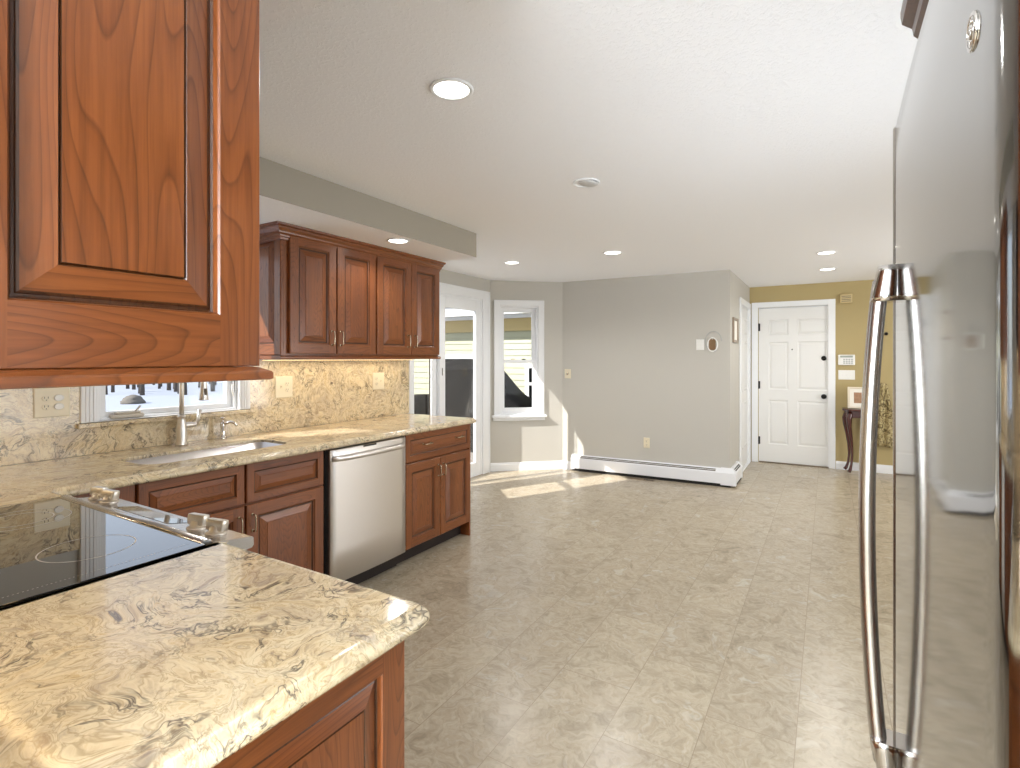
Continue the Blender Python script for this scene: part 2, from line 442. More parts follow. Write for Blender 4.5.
# ------------------------------------------------------------------ room shell
C = 2.34                     # ceiling
XL, XB = -3.10, -3.55        # sink wall, slider wall
S1, S2, K, A, B = (-3.10, 3.45), (-3.55, 3.90), (-3.55, 5.45), (-2.86, 6.05), (-.907, 6.13)
YE, YR = 7.80, .15           # entry wall, range wall
def shell_box(name, x0, x1, y0, y1, z0, z1, m):
    mb = MB(); mb.box(x0, x1, y0, y1, z0, z1, m); return structure(mb.build(name))
shell_box('floor', -3.75, 3.2, -3.3, 8.0, -.08, 0, 'tile')
mb = MB(); mb.prism([(3.2, -3.3), (3.2, 8.0), (-3.75, 8.0), (-3.75, 3.95), (-3.19, 3.41), (-3.18, -3.3)], lambda p, q, s_: (p, q, s_), C, C+.1, 'ceil'); structure(mb.build('ceiling'))
def wall_seg(name, p, q, m, thick=.14, holes=(), z0=0, z1=C, side=1):
    """wall from p to q; the room lies on the right when going p->q if side=1. holes: (s0,s1,z0,z1)"""
    p, q = Vector(p), Vector(q); d = (q-p); L = d.length; d.normalize(); n = Vector((-d.y, d.x))*side
    S = sorted({0, L, *[h[0] for h in holes], *[h[1] for h in holes]}); Z = sorted({z0, z1, *[h[2] for h in holes], *[h[3] for h in holes]})
    mb = MB()
    def pt(s_, z, w_): return (p.x+d.x*s_+n.x*w_, p.y+d.y*s_+n.y*w_, z)
    def solid(i, j):
        if i < 0 or j < 0 or i >= len(S)-1 or j >= len(Z)-1: return False
        cs, cz = (S[i]+S[i+1])/2, (Z[j]+Z[j+1])/2
        return not any(h[0] < cs < h[1] and h[2] < cz < h[3] for h in holes)
    for i in range(len(S)-1):
        for j in range(len(Z)-1):
            if not solid(i, j): continue
            a, b, c_, e = S[i], S[i+1], Z[j], Z[j+1]
            for w_ in (0, thick): mb.face([pt(a, c_, w_), pt(b, c_, w_), pt(b, e, w_), pt(a, e, w_)], m)
            if not solid(i-1, j): mb.face([pt(a, c_, 0), pt(a, e, 0), pt(a, e, thick), pt(a, c_, thick)], m)
            if not solid(i+1, j): mb.face([pt(b, c_, 0), pt(b, e, 0), pt(b, e, thick), pt(b, c_, thick)], m)
            if not solid(i, j-1): mb.face([pt(a, c_, 0), pt(b, c_, 0), pt(b, c_, thick), pt(a, c_, thick)], m)
            if not solid(i, j+1): mb.face([pt(a, e, 0), pt(b, e, 0), pt(b, e, thick), pt(a, e, thick)], m)
    return structure(mb.build(name)), pt, L
WIN = (1.19, 1.92, 1.075, 2.085)          # sink window opening
wall_seg('wall_left', (XL, YR-.12), S1, 'wall', .08, [(WIN[0]-(YR-.12), WIN[1]-(YR-.12), WIN[2], WIN[3])])
_, ptN, LN = wall_seg('wall_bay_near', S1, S2, 'wall', .08, [(.07, .57, .70, 2.06)])
_, ptS, LS = wall_seg('wall_bay', S2, K, 'wall', .09, [(.08, 1.37, 0.0, 2.09)])
WF = (.115, .60, .69, 2.03)
_, ptF, LF = wall_seg('wall_bay_far', K, A, 'wall', .14, [WF])
wall_seg('wall_back', A, B, 'wall', .12)
wall_seg('wall_corner', B, (B[0], YE), 'wall', .12, [(6.92-B[1], 7.70-B[1], 0, 2.04)])
wall_seg('wall_entry', (-1.05, YE), (3.2, YE), 'mustard', .12, [(.255, 1.06, 0, 2.06)])
wall_seg('wall_range', (-.74, YR), (XL, YR), 'wall', .12)
_, ptG, _ = wall_seg('wall_right', (.95, 2.9), (.95, -3.2), 'wall', .12, [(.15, 1.45, .55, 1.85)])
wall_seg('wall_hall', (3.1, YE), (3.1, 2.9), 'mustard', .12)
wall_seg('wall_hall_near', (3.1, 2.9), (.95, 2.9), 'mustard', .12)
_, ptR, _ = wall_seg('wall_rear', (.95, -3.2), (XL, -3.2), 'wall', .12, [(.1, 2.1, .5, 2.15)])
wall_seg('wall_rear_left', (XL, -3.2), (XL, YR-.12), 'wall', .12)
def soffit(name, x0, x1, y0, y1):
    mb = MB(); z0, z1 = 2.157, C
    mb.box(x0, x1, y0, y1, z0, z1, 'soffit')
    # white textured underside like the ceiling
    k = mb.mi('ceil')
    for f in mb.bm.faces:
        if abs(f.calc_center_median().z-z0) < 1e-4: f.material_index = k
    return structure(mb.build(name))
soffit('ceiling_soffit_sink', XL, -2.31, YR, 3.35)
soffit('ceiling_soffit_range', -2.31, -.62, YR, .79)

def baseboard(name, p, q, h_=.10, t_=.014):
    p, q = Vector(p), Vector(q); d = (q-p); L = d.length; d.normalize(); n = Vector((d.y, -d.x))
    prof = [(0, 0), (t_, 0), (t_, h_*.72), (t_*.75, h_*.8), (t_*.6, h_*.92), (t_*.3, h_), (0, h_)]
    mb = MB(); mb.prism(prof, lambda a, b, s_: (p.x+n.x*a+d.x*s_, p.y+n.y*a+d.y*s_, b), 0, L, 'white')
    return structure(mb.build(name))
baseboard('baseboard_bay', ptF(0, 0, 0)[:2], ptF(LF, 0, 0)[:2])
baseboard('baseboard_back', A, (-2.735, 6.055), .10)
baseboard('baseboard_entry', (.085, YE), (3.1, YE), .10)
baseboard('baseboard_corner', (B[0], 6.60), (B[0], 6.835), .10)
baseboard('baseboard_bay_near', S1, S2)

# ------------------------------------------------------------------ windows
def fbox(mb, pt, s0, s1, z0, z1, w0, w1, m, bev=0):
    """box in wall coordinates; w negative = into the room"""
    b = MB(); b.box(s0, s1, min(w0, w1), max(w0, w1), z0, z1, m, bev)
    k = mb.mi(m); vm = {}
    for v in b.bm.verts: vm[v] = mb.bm.verts.new(pt(v.co.x, v.co.z, v.co.y))
    for f in b.bm.faces:
        g = mb.bm.faces.new([vm[v] for v in f.verts]); g.material_index = k
    b.bm.free()
def frame_rect(mb, pt, s0, s1, z0, z1, t_, w0, w1, m, tb=None, tt=None, bev=.002):
    tb = t_ if tb is None else tb; tt = t_ if tt is None else tt
    fbox(mb, pt, s0, s0+t_, z0, z1, w0, w1, m, bev); fbox(mb, pt, s1-t_, s1, z0, z1, w0, w1, m, bev)
    fbox(mb, pt, s0+t_, s1-t_, z0, z0+tb, w0, w1, m, bev); fbox(mb, pt, s0+t_, s1-t_, z1-tt, z1, w0, w1, m, bev)
def pane(pt, s0, s1, z0, z1, w_, parent, m='glass', name='pane'):
    mb = MB(); fbox(mb, pt, s0, s1, z0, z1, w_-.002, w_+.002, m); return mb.build(name, parent)
def double_hung(name, pt, s0, s1, z0, z1, label, sh=0.0):
    root = bpy.data.objects.new(name, None); COL.objects.link(root); root.location = pt((s0+s1)/2, z0, 0); root['kind'] = 'structure'; root['label'] = label
    mb = MB(); c = .072
    frame_rect(mb, pt, s0-c, s1+c, z0-.005, z1+c, c, -.02, 0, 'white', tb=.02, tt=c)
    frame_rect(mb, pt, s0-c, s1+c, z0-.005, z1+c, .016, -.027, -.02, 'white', tb=.012, tt=.016)
    mb.build('casing', root)
    mb = MB(); frame_rect(mb, pt, s0, s1, z0, z1, .02, 0, .13-sh, 'white'); mb.build('jamb', root)
    zm = z0+.49*(z1-z0)
    mb = MB(); frame_rect(mb, pt, s0+.02, s1-.02, zm-.02, z1-.02, .045, .075-sh, .11-sh, 'white', tb=.04, tt=.05)
    u = mb.build('sash', root); pane(pt, s0+.06, s1-.06, zm+.01, z1-.06, .092-sh, u)
    mb = MB(); frame_rect(mb, pt, s0+.02, s1-.02, z0+.02, zm+.02, .045, .035-sh*.7, .07-sh*.7, 'white', tb=.06, tt=.04)
    l = mb.build('sash', root); pane(pt, s0+.06, s1-.06, z0+.07, zm-.01, .052-sh*.7, l)
    for q in (.36, .64):
        mb = MB(); s_ = lerp(s0, s1, q); fbox(mb, pt, s_-.022, s_+.022, zm+.02, zm+.034, .035, .06, 'black' if q > .5 else 'nickel', .004); mb.build('sash_lock', root)
    mb = MB(); fbox(mb, pt, s0-.10, s1+.10, z0-.035, z0-.005, -.06, .02, 'white', .006); fbox(mb, pt, s0-.085, s1+.085, z0-.075, z0-.035, -.02, 0, 'white', .004)
    mb.build('window_sill', root)
    return root
double_hung('window_2', ptF, WF[0], WF[1], WF[2], WF[3], 'narrow double hung window in the angled bay wall')
double_hung('window_3', ptN, .07, .57, .70, 2.06, 'narrow window in the near angled bay wall', .05)
# added rear window, unseen, an opening for the rear fill lamp
rw = bpy.data.objects.new('added_window_rear', None); COL.objects.link(rw); rw['kind'] = 'structure'
mb = MB(); frame_rect(mb, ptR, .1, 2.1, .5, 2.15, .06, -.02, .10, 'white'); fbox(mb, ptR, 1.07, 1.13, .56, 2.09, 0, .08, 'white'); mb.build('added_window_frame', rw)

w5 = bpy.data.objects.new('added_window_side', None); COL.objects.link(w5); w5['kind'] = 'structure'  # added unseen side window, framing the side fill lamp
mb = MB(); frame_rect(mb, ptG, .15, 1.45, .55, 1.85, .05, -.02, .10, 'white'); mb.build('added_window_frame', w5)
# sink window (awning) with crank
ptW = lambda s_, z, w_: (XL-w_, s_, z)
w1 = bpy.data.objects.new('window_1', None); COL.objects.link(w1); w1.location = (XL, 1.55, 1.075); w1['kind'] = 'structure'
y0, y1, z0, z1 = WIN
mb = MB(); frame_rect(mb, ptW, y0-.07, y1+.07, z0-.004, z1+.07, .07, -.03, 0, 'white', tb=.004)
for e in (.018, .034, .05):
    fbox(mb, ptW, y0-.07+e, y0-.07+e+.008, z0, z1+.05, -.034, -.03, 'white', .001); fbox(mb, ptW, y1+.07-e-.008, y1+.07-e, z0, z1+.05, -.034, -.03, 'white', .001)
mb.build('casing', w1)
mb = MB(); frame_rect(mb, ptW, y0, y1, z0, z1, .022, 0, .08, 'white', tb=.012); mb.build('jamb', w1)
mb = MB(); frame_rect(mb, ptW, y0+.022, y1-.022, z0+.012, z1-.022, .03, .02, .06, 'white', tb=.026, tt=.02); sash = mb.build('sash', w1)
pane(ptW, y0+.05, y1-.05, z0+.036, z1-.04, .04, sash)
mb = MB(); fbox(mb, ptW, 1.25, 1.40, z0+.004, z0+.024, -.026, .018, 'crank', .006); fbox(mb, ptW, 1.27, 1.385, z0+.024, z0+.034, -.024, .012, 'crank', .005)
mb.tube([ptW(1.36, z0+.03, -.01), ptW(1.375, z0+.052, -.016), ptW(1.382, z0+.062, -.018)], .005, 'crank', 8); mb.build('crank', w1)
mb = MB(); fbox(mb, ptW, y1-.021, y1-.010, z0+.10, z0+.20, .0, .018, 'plastic', .003)
mb.tube([ptW(y1-.024, z0+.15, .01), ptW(y1-.035, z0+.12, -.006), ptW(y1-.03, z0+.08, -.01)], .004, 'plastic', 8); mb.build('sash_lock', w1)

# ------------------------------------------------------------------ sliding door
d3 = bpy.data.objects.new('door_3', None); COL.objects.link(d3); d3.location = ptS(.72, 0, 0); d3['kind'] = 'structure'; d3['label'] = 'white framed sliding glass door of the bay'
s0, s1 = .08, 1.37
mb = MB()
fbox(mb, ptS, s1-.005, s1+.135, 0, 2.19, -.02, 0, 'white', .003); fbox(mb, ptS, s0-.075, s0+.005, 0, 2.19, -.02, 0, 'white', .003)
fbox(mb, ptS, s0+.005, s1-.005, 2.085, 2.19, -.02, 0, 'white', .003)
fbox(mb, ptS, s1+.115, s1+.135, 0, 2.19, -.028, -.02, 'white', .002); fbox(mb, ptS, s0-.075, s1+.135, 2.17, 2.19, -.028, -.02, 'white', .002)
mb.build('casing', d3)
mb = MB(); frame_rect(mb, ptS, s0, s1, 0, 2.09, .035, 0, .09, 'white', tb=.02); mb.build('jamb', d3)
def slide_panel(a, b, w_, gl):
    mb = MB(); frame_rect(mb, ptS, a, b, .02, 2.055, .1, w_-.02, w_+.02, 'white', tb=.14, tt=.115, bev=.004)
    p = mb.build('door_panel', d3); pane(ptS, a+.095, b-.095, .155, 1.945, w_, p); return p
slide_panel(s0+.03, .585, .067, 1)
inner = slide_panel(.565, s1-.025, .025, 1)
mb = MB(); fbox(mb, ptS, .604, .612, 1.20, 1.28, -.003, .005, 'slot', .002); mb.build('finger_pull', inner)
mb = MB(); fbox(mb, ptS, .44, .46, .03, 2.05, .043, .047, 'slot'); mb.build('weather_strip', d3)

# ------------------------------------------------------------------ entry door, hall door
SIX_PROF = [(0, 0), (.006, -.006), (.012, -.009), (.018, -.009), (.04, -.002), (.042, -.002)]
def six_panel(T, wd, ht, parent, th=.04):
    st = .115; mid = .105; pw = (wd-2*st-mid)/2
    U = [0, st, st+pw, st+pw+mid, wd]; V = [0, .21*ht/2.03, .80*ht/2.03, .93*ht/2.03, 1.56*ht/2.03, 1.655*ht/2.03, 1.865*ht/2.03, ht]
    V = [0, .235, .82, .96, 1.59, 1.68, 1.885, ht]
    P = {(i, j) for i in (1, 3) for j in (1, 3, 5)}
    mb = MB(); mb.panel_door(T, wd, ht, th, U, V, P, SIX_PROF, 'dwhite', 'dwhite', 'dwhite', .002)
    return mb.build('door_slab', parent)
d1 = bpy.data.objects.new('door_1', None); COL.objects.link(d1); d1.location = (-.38, YE, 0); d1['kind'] = 'structure'; d1['label'] = 'white six panel entry door in the mustard wall'
EX0, EX1 = -.795, .01
six_panel(FmY(YE+.015, EX0+.004, .012), EX1-EX0-.008, 2.035, d1)
ptE = lambda s_, z, w_: (s_, YE+w_, z)
mb = MB(); frame_rect(mb, ptE, EX0-.086, EX1+.07, 0, 2.13, .078, -.018, 0, 'white', tb=.0005, tt=.07); mb.build('casing', d1)
mb = MB(); frame_rect(mb, ptE, EX0-.002, EX1+.002, 0, 2.058, .006, 0, .1, 'white', tb=.008); mb.build('jamb', d1)
for z in (.29, 1.03, 1.80):
    mb = MB(); fbox(mb, ptE, EX0-.008, EX0+.016, z-.05, z+.05, -.004, .02, 'black', .001); mb.lathe([(.006, -.052), (.007, -.05), (.007, .05), (.006, .052)], (EX0, YE-.004, z), 'black', 10); mb.build('hinge', d1)
mb = MB(); mb.lathe([(.031, 0), (.031, .004), (.026, .008), (.011, .012), (.011, .03), (.022, .036), (.029, .048), (.028, .06), (.018, .067), (0, .069)], (-.045, YE+.012, .90), 'black', 24, (0, -1, 0)); mb.build('door_knob', d1)
mb = MB(); mb.lathe([(.03, 0), (.03, .008), (.026, .013), (.014, .014), (.013, .02), (0, .021)], (-.045, YE+.012, 1.385), 'black', 24, (0, -1, 0)); mb.box(-.062, -.028, YE-.02, YE-.008, 1.379, 1.391, 'black', .003); mb.build('deadbolt', d1)
mb = MB(); mb.lathe([(.009, 0), (.008, .004), (.005, .005)], (-.40, YE+.013, 1.50), 'hole', 12, (0, -1, 0)); mb.build('peephole', d1)
mb = MB(); mb.box(EX0, EX1, YE-.02, YE+.06, 0.0005, .012, 'vent', .003); mb.build('threshold', d1)
d2 = bpy.data.objects.new('door_2', None); COL.objects.link(d2); d2.location = (B[0], 7.31, 0); d2['kind'] = 'structure'; d2['label'] = 'white hall door seen edge on in the corner wall'
ptC = lambda s_, z, w_: (B[0]-w_, s_, z)
mb = MB(); frame_rect(mb, ptC, 6.84, 7.775, 0, 2.115, .08, -.018, 0, 'white', tb=.0005); mb.build('casing', d2)
mb = MB(); frame_rect(mb, ptC, 6.918, 7.702, 0, 2.042, .012, 0, .1, 'white', tb=.004); mb.build('jamb', d2)
six_panel(FX(B[0]-.012, 6.933, .01), .754, 2.018, d2)
for z in (.29, 1.03, 1.80):
    mb = MB(); fbox(mb, ptC, 6.921, 6.945, z-.05, z+.05, -.006, .01, 'black', .001); mb.build('hinge', d2)

# ------------------------------------------------------------------ counters and splash
NOSE = [(.014, .876), (.006, .880), (.0015, .886), (0, .893), (.003, .9), (.009, .9045), (.0165, .9065), (.0172, .9122), (.0205, .914), (.028, .915)]
def counter(name, poly, label, hole=None):
    mb = MB(); loops = [[(x, y, z) for x, y in inset(poly, d)] for d, z in NOSE]
    vv = mb.rings(loops, 'stone', cap0=(hole is None), cap1=False)
    top = vv[-1]; es = []
    bm = mb.bm
    def ring_edges(L): return [bm.edges.get((L[i], L[(i+1) % len(L)])) or bm.edges.new((L[i], L[(i+1) % len(L)])) for i in range(len(L))]
    es = ring_edges(top)
    if hole:
        hv = [[bm.verts.new((x, y, z)) for x, y in inset(hole, d)] for d, z in ((-.004, .915), (-.001, .9135), (0, .911), (0, .876))]
        for a, b in zip(hv, hv[1:]):
            for i in range(len(a)):
                f = bm.faces.new((a[i], a[(i+1) % len(a)], b[(i+1) % len(a)], b[i])); f.smooth = True
        es += ring_edges(hv[0])
        r = bmesh.ops.triangle_fill(bm, use_beauty=True, use_dissolve=False, edges=ring_edges(vv[0])+ring_edges(hv[-1]), normal=(0, 0, -1))
    bmesh.ops.triangle_fill(bm, use_beauty=True, use_dissolve=False, edges=es, normal=(0, 0, 1))
    return tag(mb.build(name), label, 'countertop')
CF = -2.365
polyL = rounded([(XL+.001, YR+.001), (-2.197, YR+.001), (-2.197, .79), (CF, .79), (CF, 3.45), (XL+.001, 3.45)], [0, 0, .006, .035, .03, 0])
SINK = rounded([(-2.83, 1.17), (-2.54, 1.17), (-2.54, 1.90), (-2.83, 1.90)], [.05, .09, .09, .05], 8)
counter('countertop', polyL, 'long swirled cream stone countertop with the sink cut out under the window', SINK)
polyR = rounded([(-1.34, YR+.001), (-.642, YR+.001), (-.642, .80), (-1.34, .80)], [0, 0, .035, .006])
counter('countertop', polyR, 'short stone countertop in the foreground ending in a rounded corner')
def splash():
    mb = MB()
    Y = [YR+.0, WIN[0]-.07, WIN[1]+.07, 3.43]; x0, x1 = XL+.0005, XL+.02
    mb.box(x0, x1, YR+.001, WIN[0]-.071, .9155, 1.371, 'stone'); mb.box(x0, x1, WIN[0]-.071, WIN[1]+.071, .9155, WIN[2]-.03, 'stone')
    mb.box(x0, x1, WIN[1]+.071, 3.45, .9155, 1.371, 'stone')
    mb.box(x0, XL+.045, WIN[0]-.085, WIN[1]+.095, WIN[2]-.03, WIN[2]-.006, 'stone', .004)
    return mb.build('backsplash')
tag(splash(), 'swirled stone backsplash slab behind the sink with a ledge under the window', 'backsplash')
mb = MB(); mb.box(XL+.021, -.745, YR+.0005, YR+.018, .9155, 1.371, 'stone'); tag(mb.build('backsplash'), 'swirled stone backsplash slab behind the cooktop', 'backsplash')

# ------------------------------------------------------------------ base cabinets of the sink run
BF = -2.40     # door face plane
def base_body(root, ya, yb, end=False):
    mb = MB(); x0 = XL+.002
    mb.box(x0, BF-.021, ya, yb, .10, .8755, 'wz')
    return mb.build('body', root)
def toe(root, ya, yb):
    mb = MB(); mb.box(XL+.05, BF-.085, ya, yb, 0.0, .0995, 'toe'); return mb.build('toe_kick', root)
sb = thing('base_cabinet', 'cherry sink base cabinet with two false drawer fronts left of the dishwasher', 'cabinet', (-2.75, 1.5, 0))
mb = MB(); mb.box(XL+.002, BF-.021, .83, 2.0, .10, .62, 'wz'); mb.box(-2.52, BF-.021, .83, 2.0, .62, .8755, 'wz'); mb.box(XL+.002, -2.52, .83, 1.14, .62, .8755, 'wz'); mb.box(XL+.002, -2.52, 1.93, 2.0, .62, .8755, 'wz'); mb.box(XL+.002, -2.87, 1.14, 1.93, .62, .8755, 'wz'); mb.build('body', sb); toe(sb, .83, 2.0)
mb = MB(); mb.box(BF-.02, BF-.004, .93, 1.058, .10, .8755, 'wz', .002); mb.build('filler', sb)
for (a, b) in ((1.066, 1.527), (1.536, 1.992)):
    mb = MB(); drawer_panel(mb, FX(BF, a, .684), b-a, .190, 'y'); mb.build('false_drawer', sb)
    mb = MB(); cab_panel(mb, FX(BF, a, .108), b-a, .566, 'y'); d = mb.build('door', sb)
    hy = b-.03 if a < 1.2 else a+.03
    pull(d, (BF, hy, .545), (BF, hy, .625), (1, 0, 0))
eb = thing('base_cabinet', 'cherry base cabinet with one wide drawer and two doors at the counter end', 'cabinet', (-2.75, 3.02, 0))
base_body(eb, 2.655, 3.384); toe(eb, 2.655, 3.384)
mb = MB(); cab_panel(mb, (lambda u, v, w_: (XL+.004+u, 3.404+w_, v+.0)), -BF*0+(BF-XL)-.006, .8755, 'x'); mb.build('end_panel', eb)
mb = MB(); drawer_panel(mb, FX(BF, 2.66, .684), 3.40-2.66, .190, 'y'); d = mb.build('drawer', eb)
for yc in (2.872, 3.245): pull(d, (BF, yc-.04, .79), (BF, yc+.04, .79), (1, 0, 0))
for (a, b, hy) in ((2.66, 3.022, 2.998), (3.027, 3.40, 3.053)):
    mb = MB(); cab_panel(mb, FX(BF, a, .108), b-a, .566, 'y'); dd = mb.build('door', eb)
    pull(dd, (BF, hy, .54), (BF, hy, .62), (1, 0, 0))

# ------------------------------------------------------------------ dishwasher
dw = thing('dishwasher', 'stainless steel dishwasher with a bowed bar handle between the cherry cabinets', 'dishwasher', (-2.7, 2.33, 0))
mb = MB(); mb.box(XL+.1, BF-.03, 2.02, 2.645, .10, .872, 'dark'); mb.build('body', dw)
mb = MB()
n = 14; DY0, DY1 = 2.026, 2.64
def dwface(t, z): return (BF+.012+.010*math.sin(PI*t)**.8, lerp(DY0, DY1, t), z)
zs = [.105, .11, .30, .50, .70, .80, .862, .87]
loops = []
for z in zs:
    e = .006 if z in (.105, .87) else 0
    L = [(BF-.028, DY0, z), (BF+.004-e, DY0, z)]+[(dwface(t/n, z)[0]-e, dwface(t/n, z)[1], z) for t in range(n+1)][0:]+[(BF+.004-e, DY1, z), (BF-.028, DY1, z)]
    loops.append(L)
mb.rings(loops, 'dw', smooth=True); dr = mb.build('door', dw)
mb = MB()
hl = [Vector((BF+.012+.042*math.sin(PI*t/20)**.35 if 0 < t < 20 else BF+.012, lerp(2.0345, 2.632, t/20), .816)) for t in range(21)]
lo = []
for p in hl: lo.append([(p.x-.006, p.y, p.z-.016), (p.x+.006, p.y, p.z-.014), (p.x+.008, p.y, p.z), (p.x+.006, p.y, p.z+.014), (p.x-.006, p.y, p.z+.016)])
mb.rings(lo, 'dw'); mb.build('handle', dw)
mb = MB(); mb.box(BF+.014, BF+.0235, 2.262, 2.37, .853, .867, 'sat', .002); mb.box(BF+.018, BF+.0245, 2.266, 2.366, .856, .8645, 'dark'); mb.build('vent_slot', dw)
mb = MB(); mb.box(XL+.1, BF-.07, 2.02, 2.645, 0, .099, 'toe'); mb.build('toe_kick', dw)

# ------------------------------------------------------------------ wall cabinets over the sink run
UF = -2.70
def crown(root, x0, x1, y0, y1, ztop, sides, name='crown'):
    """stepped crown moulding around the front (+X) and the ends listed"""
    steps = [(.0, -.085), (.008, -.082), (.010, -.07), (.016, -.066), (.018, -.056), (.030, -.048), (.032, -.040), (.048, -.026), (.052, -.016), (.066, -.012), (.07, 0)]
    mb = MB(); loops = []
    for o_, dz in steps:
        ya = y0-(o_ if 'near' in sides else 0); yb = y1+(o_*.15 if 'far' in sides else 0)
        loops.append([(x0, ya, ztop+dz), (x1+o_, ya, ztop+dz), (x1+o_, yb, ztop+dz), (x0, yb, ztop+dz)])
    mb.rings(loops, 'wy', smooth=False); return mb.build(name, root)
def upper(label, ya, yb, doors, near, far):
    r = thing('wall_cabinet', label, 'cabinet', (-2.9, (ya+yb)/2, 1.40))
    x0 = XL+.001
    mb = MB(); mb.box(x0, UF-.021, ya+(.02 if near else 0), yb-(.02 if far else 0), 1.40, 2.156, 'wz'); mb.build('body', r)
    if near:
        mb = MB(); cab_panel(mb, FmY(ya, x0, 1.402), UF-.022-x0, .752, 'x'); mb.build('end_panel', r)
    if far:
        mb = MB(); cab_panel(mb, FY(yb, x0, 1.402), UF-.022-x0, .752, 'x'); mb.build('end_panel', r)
    for (a, b, hy) in doors:
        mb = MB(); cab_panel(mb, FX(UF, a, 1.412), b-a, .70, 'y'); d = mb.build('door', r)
        pull(d, (UF, hy, 1.468), (UF, hy, 1.555), (1, 0, 0))
    mb = MB(); ye0 = ya-(.012 if near else 0); ye1 = yb+(.012 if far else 0)
    mb.prism([(x0, 1.378), (UF-.008, 1.378), (UF-.004, 1.384), (UF-.004, 1.392), (UF-.014, 1.4), (x0, 1.4)], lambda p, q, s_: (p, s_, q), ye0, ye1, 'wy'); mb.build('light_rail', r)
    crown(r, x0, UF-.02, ya, yb, 2.1565, (['near'] if near else [])+(['far'] if far else []))
    return r
upper('cherry wall cabinet by the window with a paneled end and two doors', 1.95, 2.6915, [(1.997, 2.341, 2.303), (2.348, 2.686, 2.372)], True, False)
upper('cherry wall cabinet with two doors nearest the sliding glass door', 2.6925, 3.40, [(2.70, 3.052, 3.012), (3.057, 3.392, 3.088)], False, True)

# ------------------------------------------------------------------ range wall: cabinets, microwave, range
bc = thing('wall_cabinet', 'large cherry wall cabinet in the foreground showing its raised end panel', 'cabinet', (-1.0, .33, 1.372))
mb = MB(); mb.box(-1.34, -.711, YR+.001, .44, 1.372, 2.156, 'wz'); mb.build('body', bc)
BIG = [(0, 0), (.002, -.003), (.0035, -.011), (.006, -.013), (.0085, -.013), (.0095, -.0115), (.012, -.0105), (.041, -.003), (.043, -.0055), (.0445, -.003)]
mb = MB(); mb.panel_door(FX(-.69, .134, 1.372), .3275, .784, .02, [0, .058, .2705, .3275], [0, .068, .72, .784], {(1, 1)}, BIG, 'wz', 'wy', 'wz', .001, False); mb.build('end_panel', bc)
for (a, b, hx) in ((-1.337, -1.028, -1.06), (-1.024, -.715, -.99)):
    mb = MB(); cab_panel(mb, FY(.461, a, 1.376), b-a, .75, 'x'); d = mb.build('door', bc); pull(d, (hx, .461, 1.44), (hx, .461, 1.525), (0, 1, 0))
mb = MB(); prof = [(0, 1.3715), (.006, 1.3705), (.012, 1.368), (.0185, 1.365), (.020, 1.3625), (.020, 1.3545), (.017, 1.353), (0, 1.353)]
loops = []
for o_, z in [(-.02, 1.3715)]+prof[0:]+[(-.02, 1.353)]:
    loops.append([(-1.34, .134-0, z), (-.69+o_, .134, z), (-.69+o_, .449+o_, z), (-1.34, .449+o_, z)])
mb.rings(loops, 'wy', smooth=False); mb.build('light_rail', bc)
cc = thing('wall_cabinet', 'cherry wall cabinet in the corner over the counter', 'cabinet', (-2.64, .33, 1.372))
mb = MB(); mb.box(XL+.001, -2.20, YR+.001, .44, 1.372, 2.156, 'wz'); mb.build('body', cc)
for (a, b, hx) in ((-2.76, -2.205, -2.73),):
    mb = MB(); cab_panel(mb, FY(.461, a, 1.376), b-a, .75, 'x'); d = mb.build('door', cc); pull(d, (hx, .461, 1.44), (hx, .461, 1.525), (0, 1, 0))

mw = thing('microwave', 'stainless over-the-range microwave above the cooktop', 'microwave', (-1.77, .4, 1.40))
mb = MB(); mb.box(-2.19, -1.347, YR+.001, .55, 1.40, 1.80, 'black', .004); mb.build('body', mw)
mb = MB(); mb.box(-2.188, -1.55, .55, .58, 1.43, 1.80, 'sat', .008); d = mb.build('door', mw)
mb = MB(); mb.tube([(-1.59, .58, 1.47), (-1.59, .62, 1.49), (-1.59, .62, 1.74), (-1.59, .58, 1.76)], .009, 'sat'); mb.build('handle', d)
mb = MB(); mb.box(-1.548, -1.349, .55, .58, 1.43, 1.80, 'dispglass', .006); mb.build('control_panel', mw)
mb = MB()
for i in range(24): mb.box(-2.17+i*.034, -2.17+i*.034+.02, .50, .53, 1.396, 1.3995, 'led')
mb.build('lamp_strip', mw)
mb = MB(); mb.box(-2.19, -1.347, YR+.02, .44, 1.802, 2.156, 'wx'); tag(mb.build('wall_cabinet'), 'short cherry wall cabinet above the microwave', 'cabinet')

RX0, RX1 = -2.193, -1.343
rg = thing('range', 'slide-in electric range with a black glass cooktop and front knob panel', 'range', (-1.77, .5, 0))
mb = MB(); mb.box(RX0+.03, RX1-.03, YR+.02, .80, .05, .90, 'sat'); mb.build('body', rg)
mb = MB(); mb.box(RX0+.04, RX1-.04, .80, .828, .16, .86, 'sat', .006); d = mb.build('oven_door', rg)
mb = MB(); mb.box(RX0+.15, RX1-.15, .826, .8295, .30, .68, 'darkglass', .002); mb.build('oven_window', d)
mb = MB(); mb.tube([(RX0+.1, .828, .79), (RX0+.1, .868, .79), (RX1-.1, .868, .79), (RX1-.1, .828, .79)], .011, 'sat'); mb.build('handle', d)
mb = MB(); mb.box(RX0+.002, RX1-.002, YR+.02, .742, .9005, .9155, 'dark', .001)
mb.build('cooktop_rim', rg)
mb = MB(); mb.box(RX0-.014, RX1+.016, YR+.03, .741, .9156, .920, 'ceramic', .0012, 2); gl = mb.build('cooktop_glass', rg)
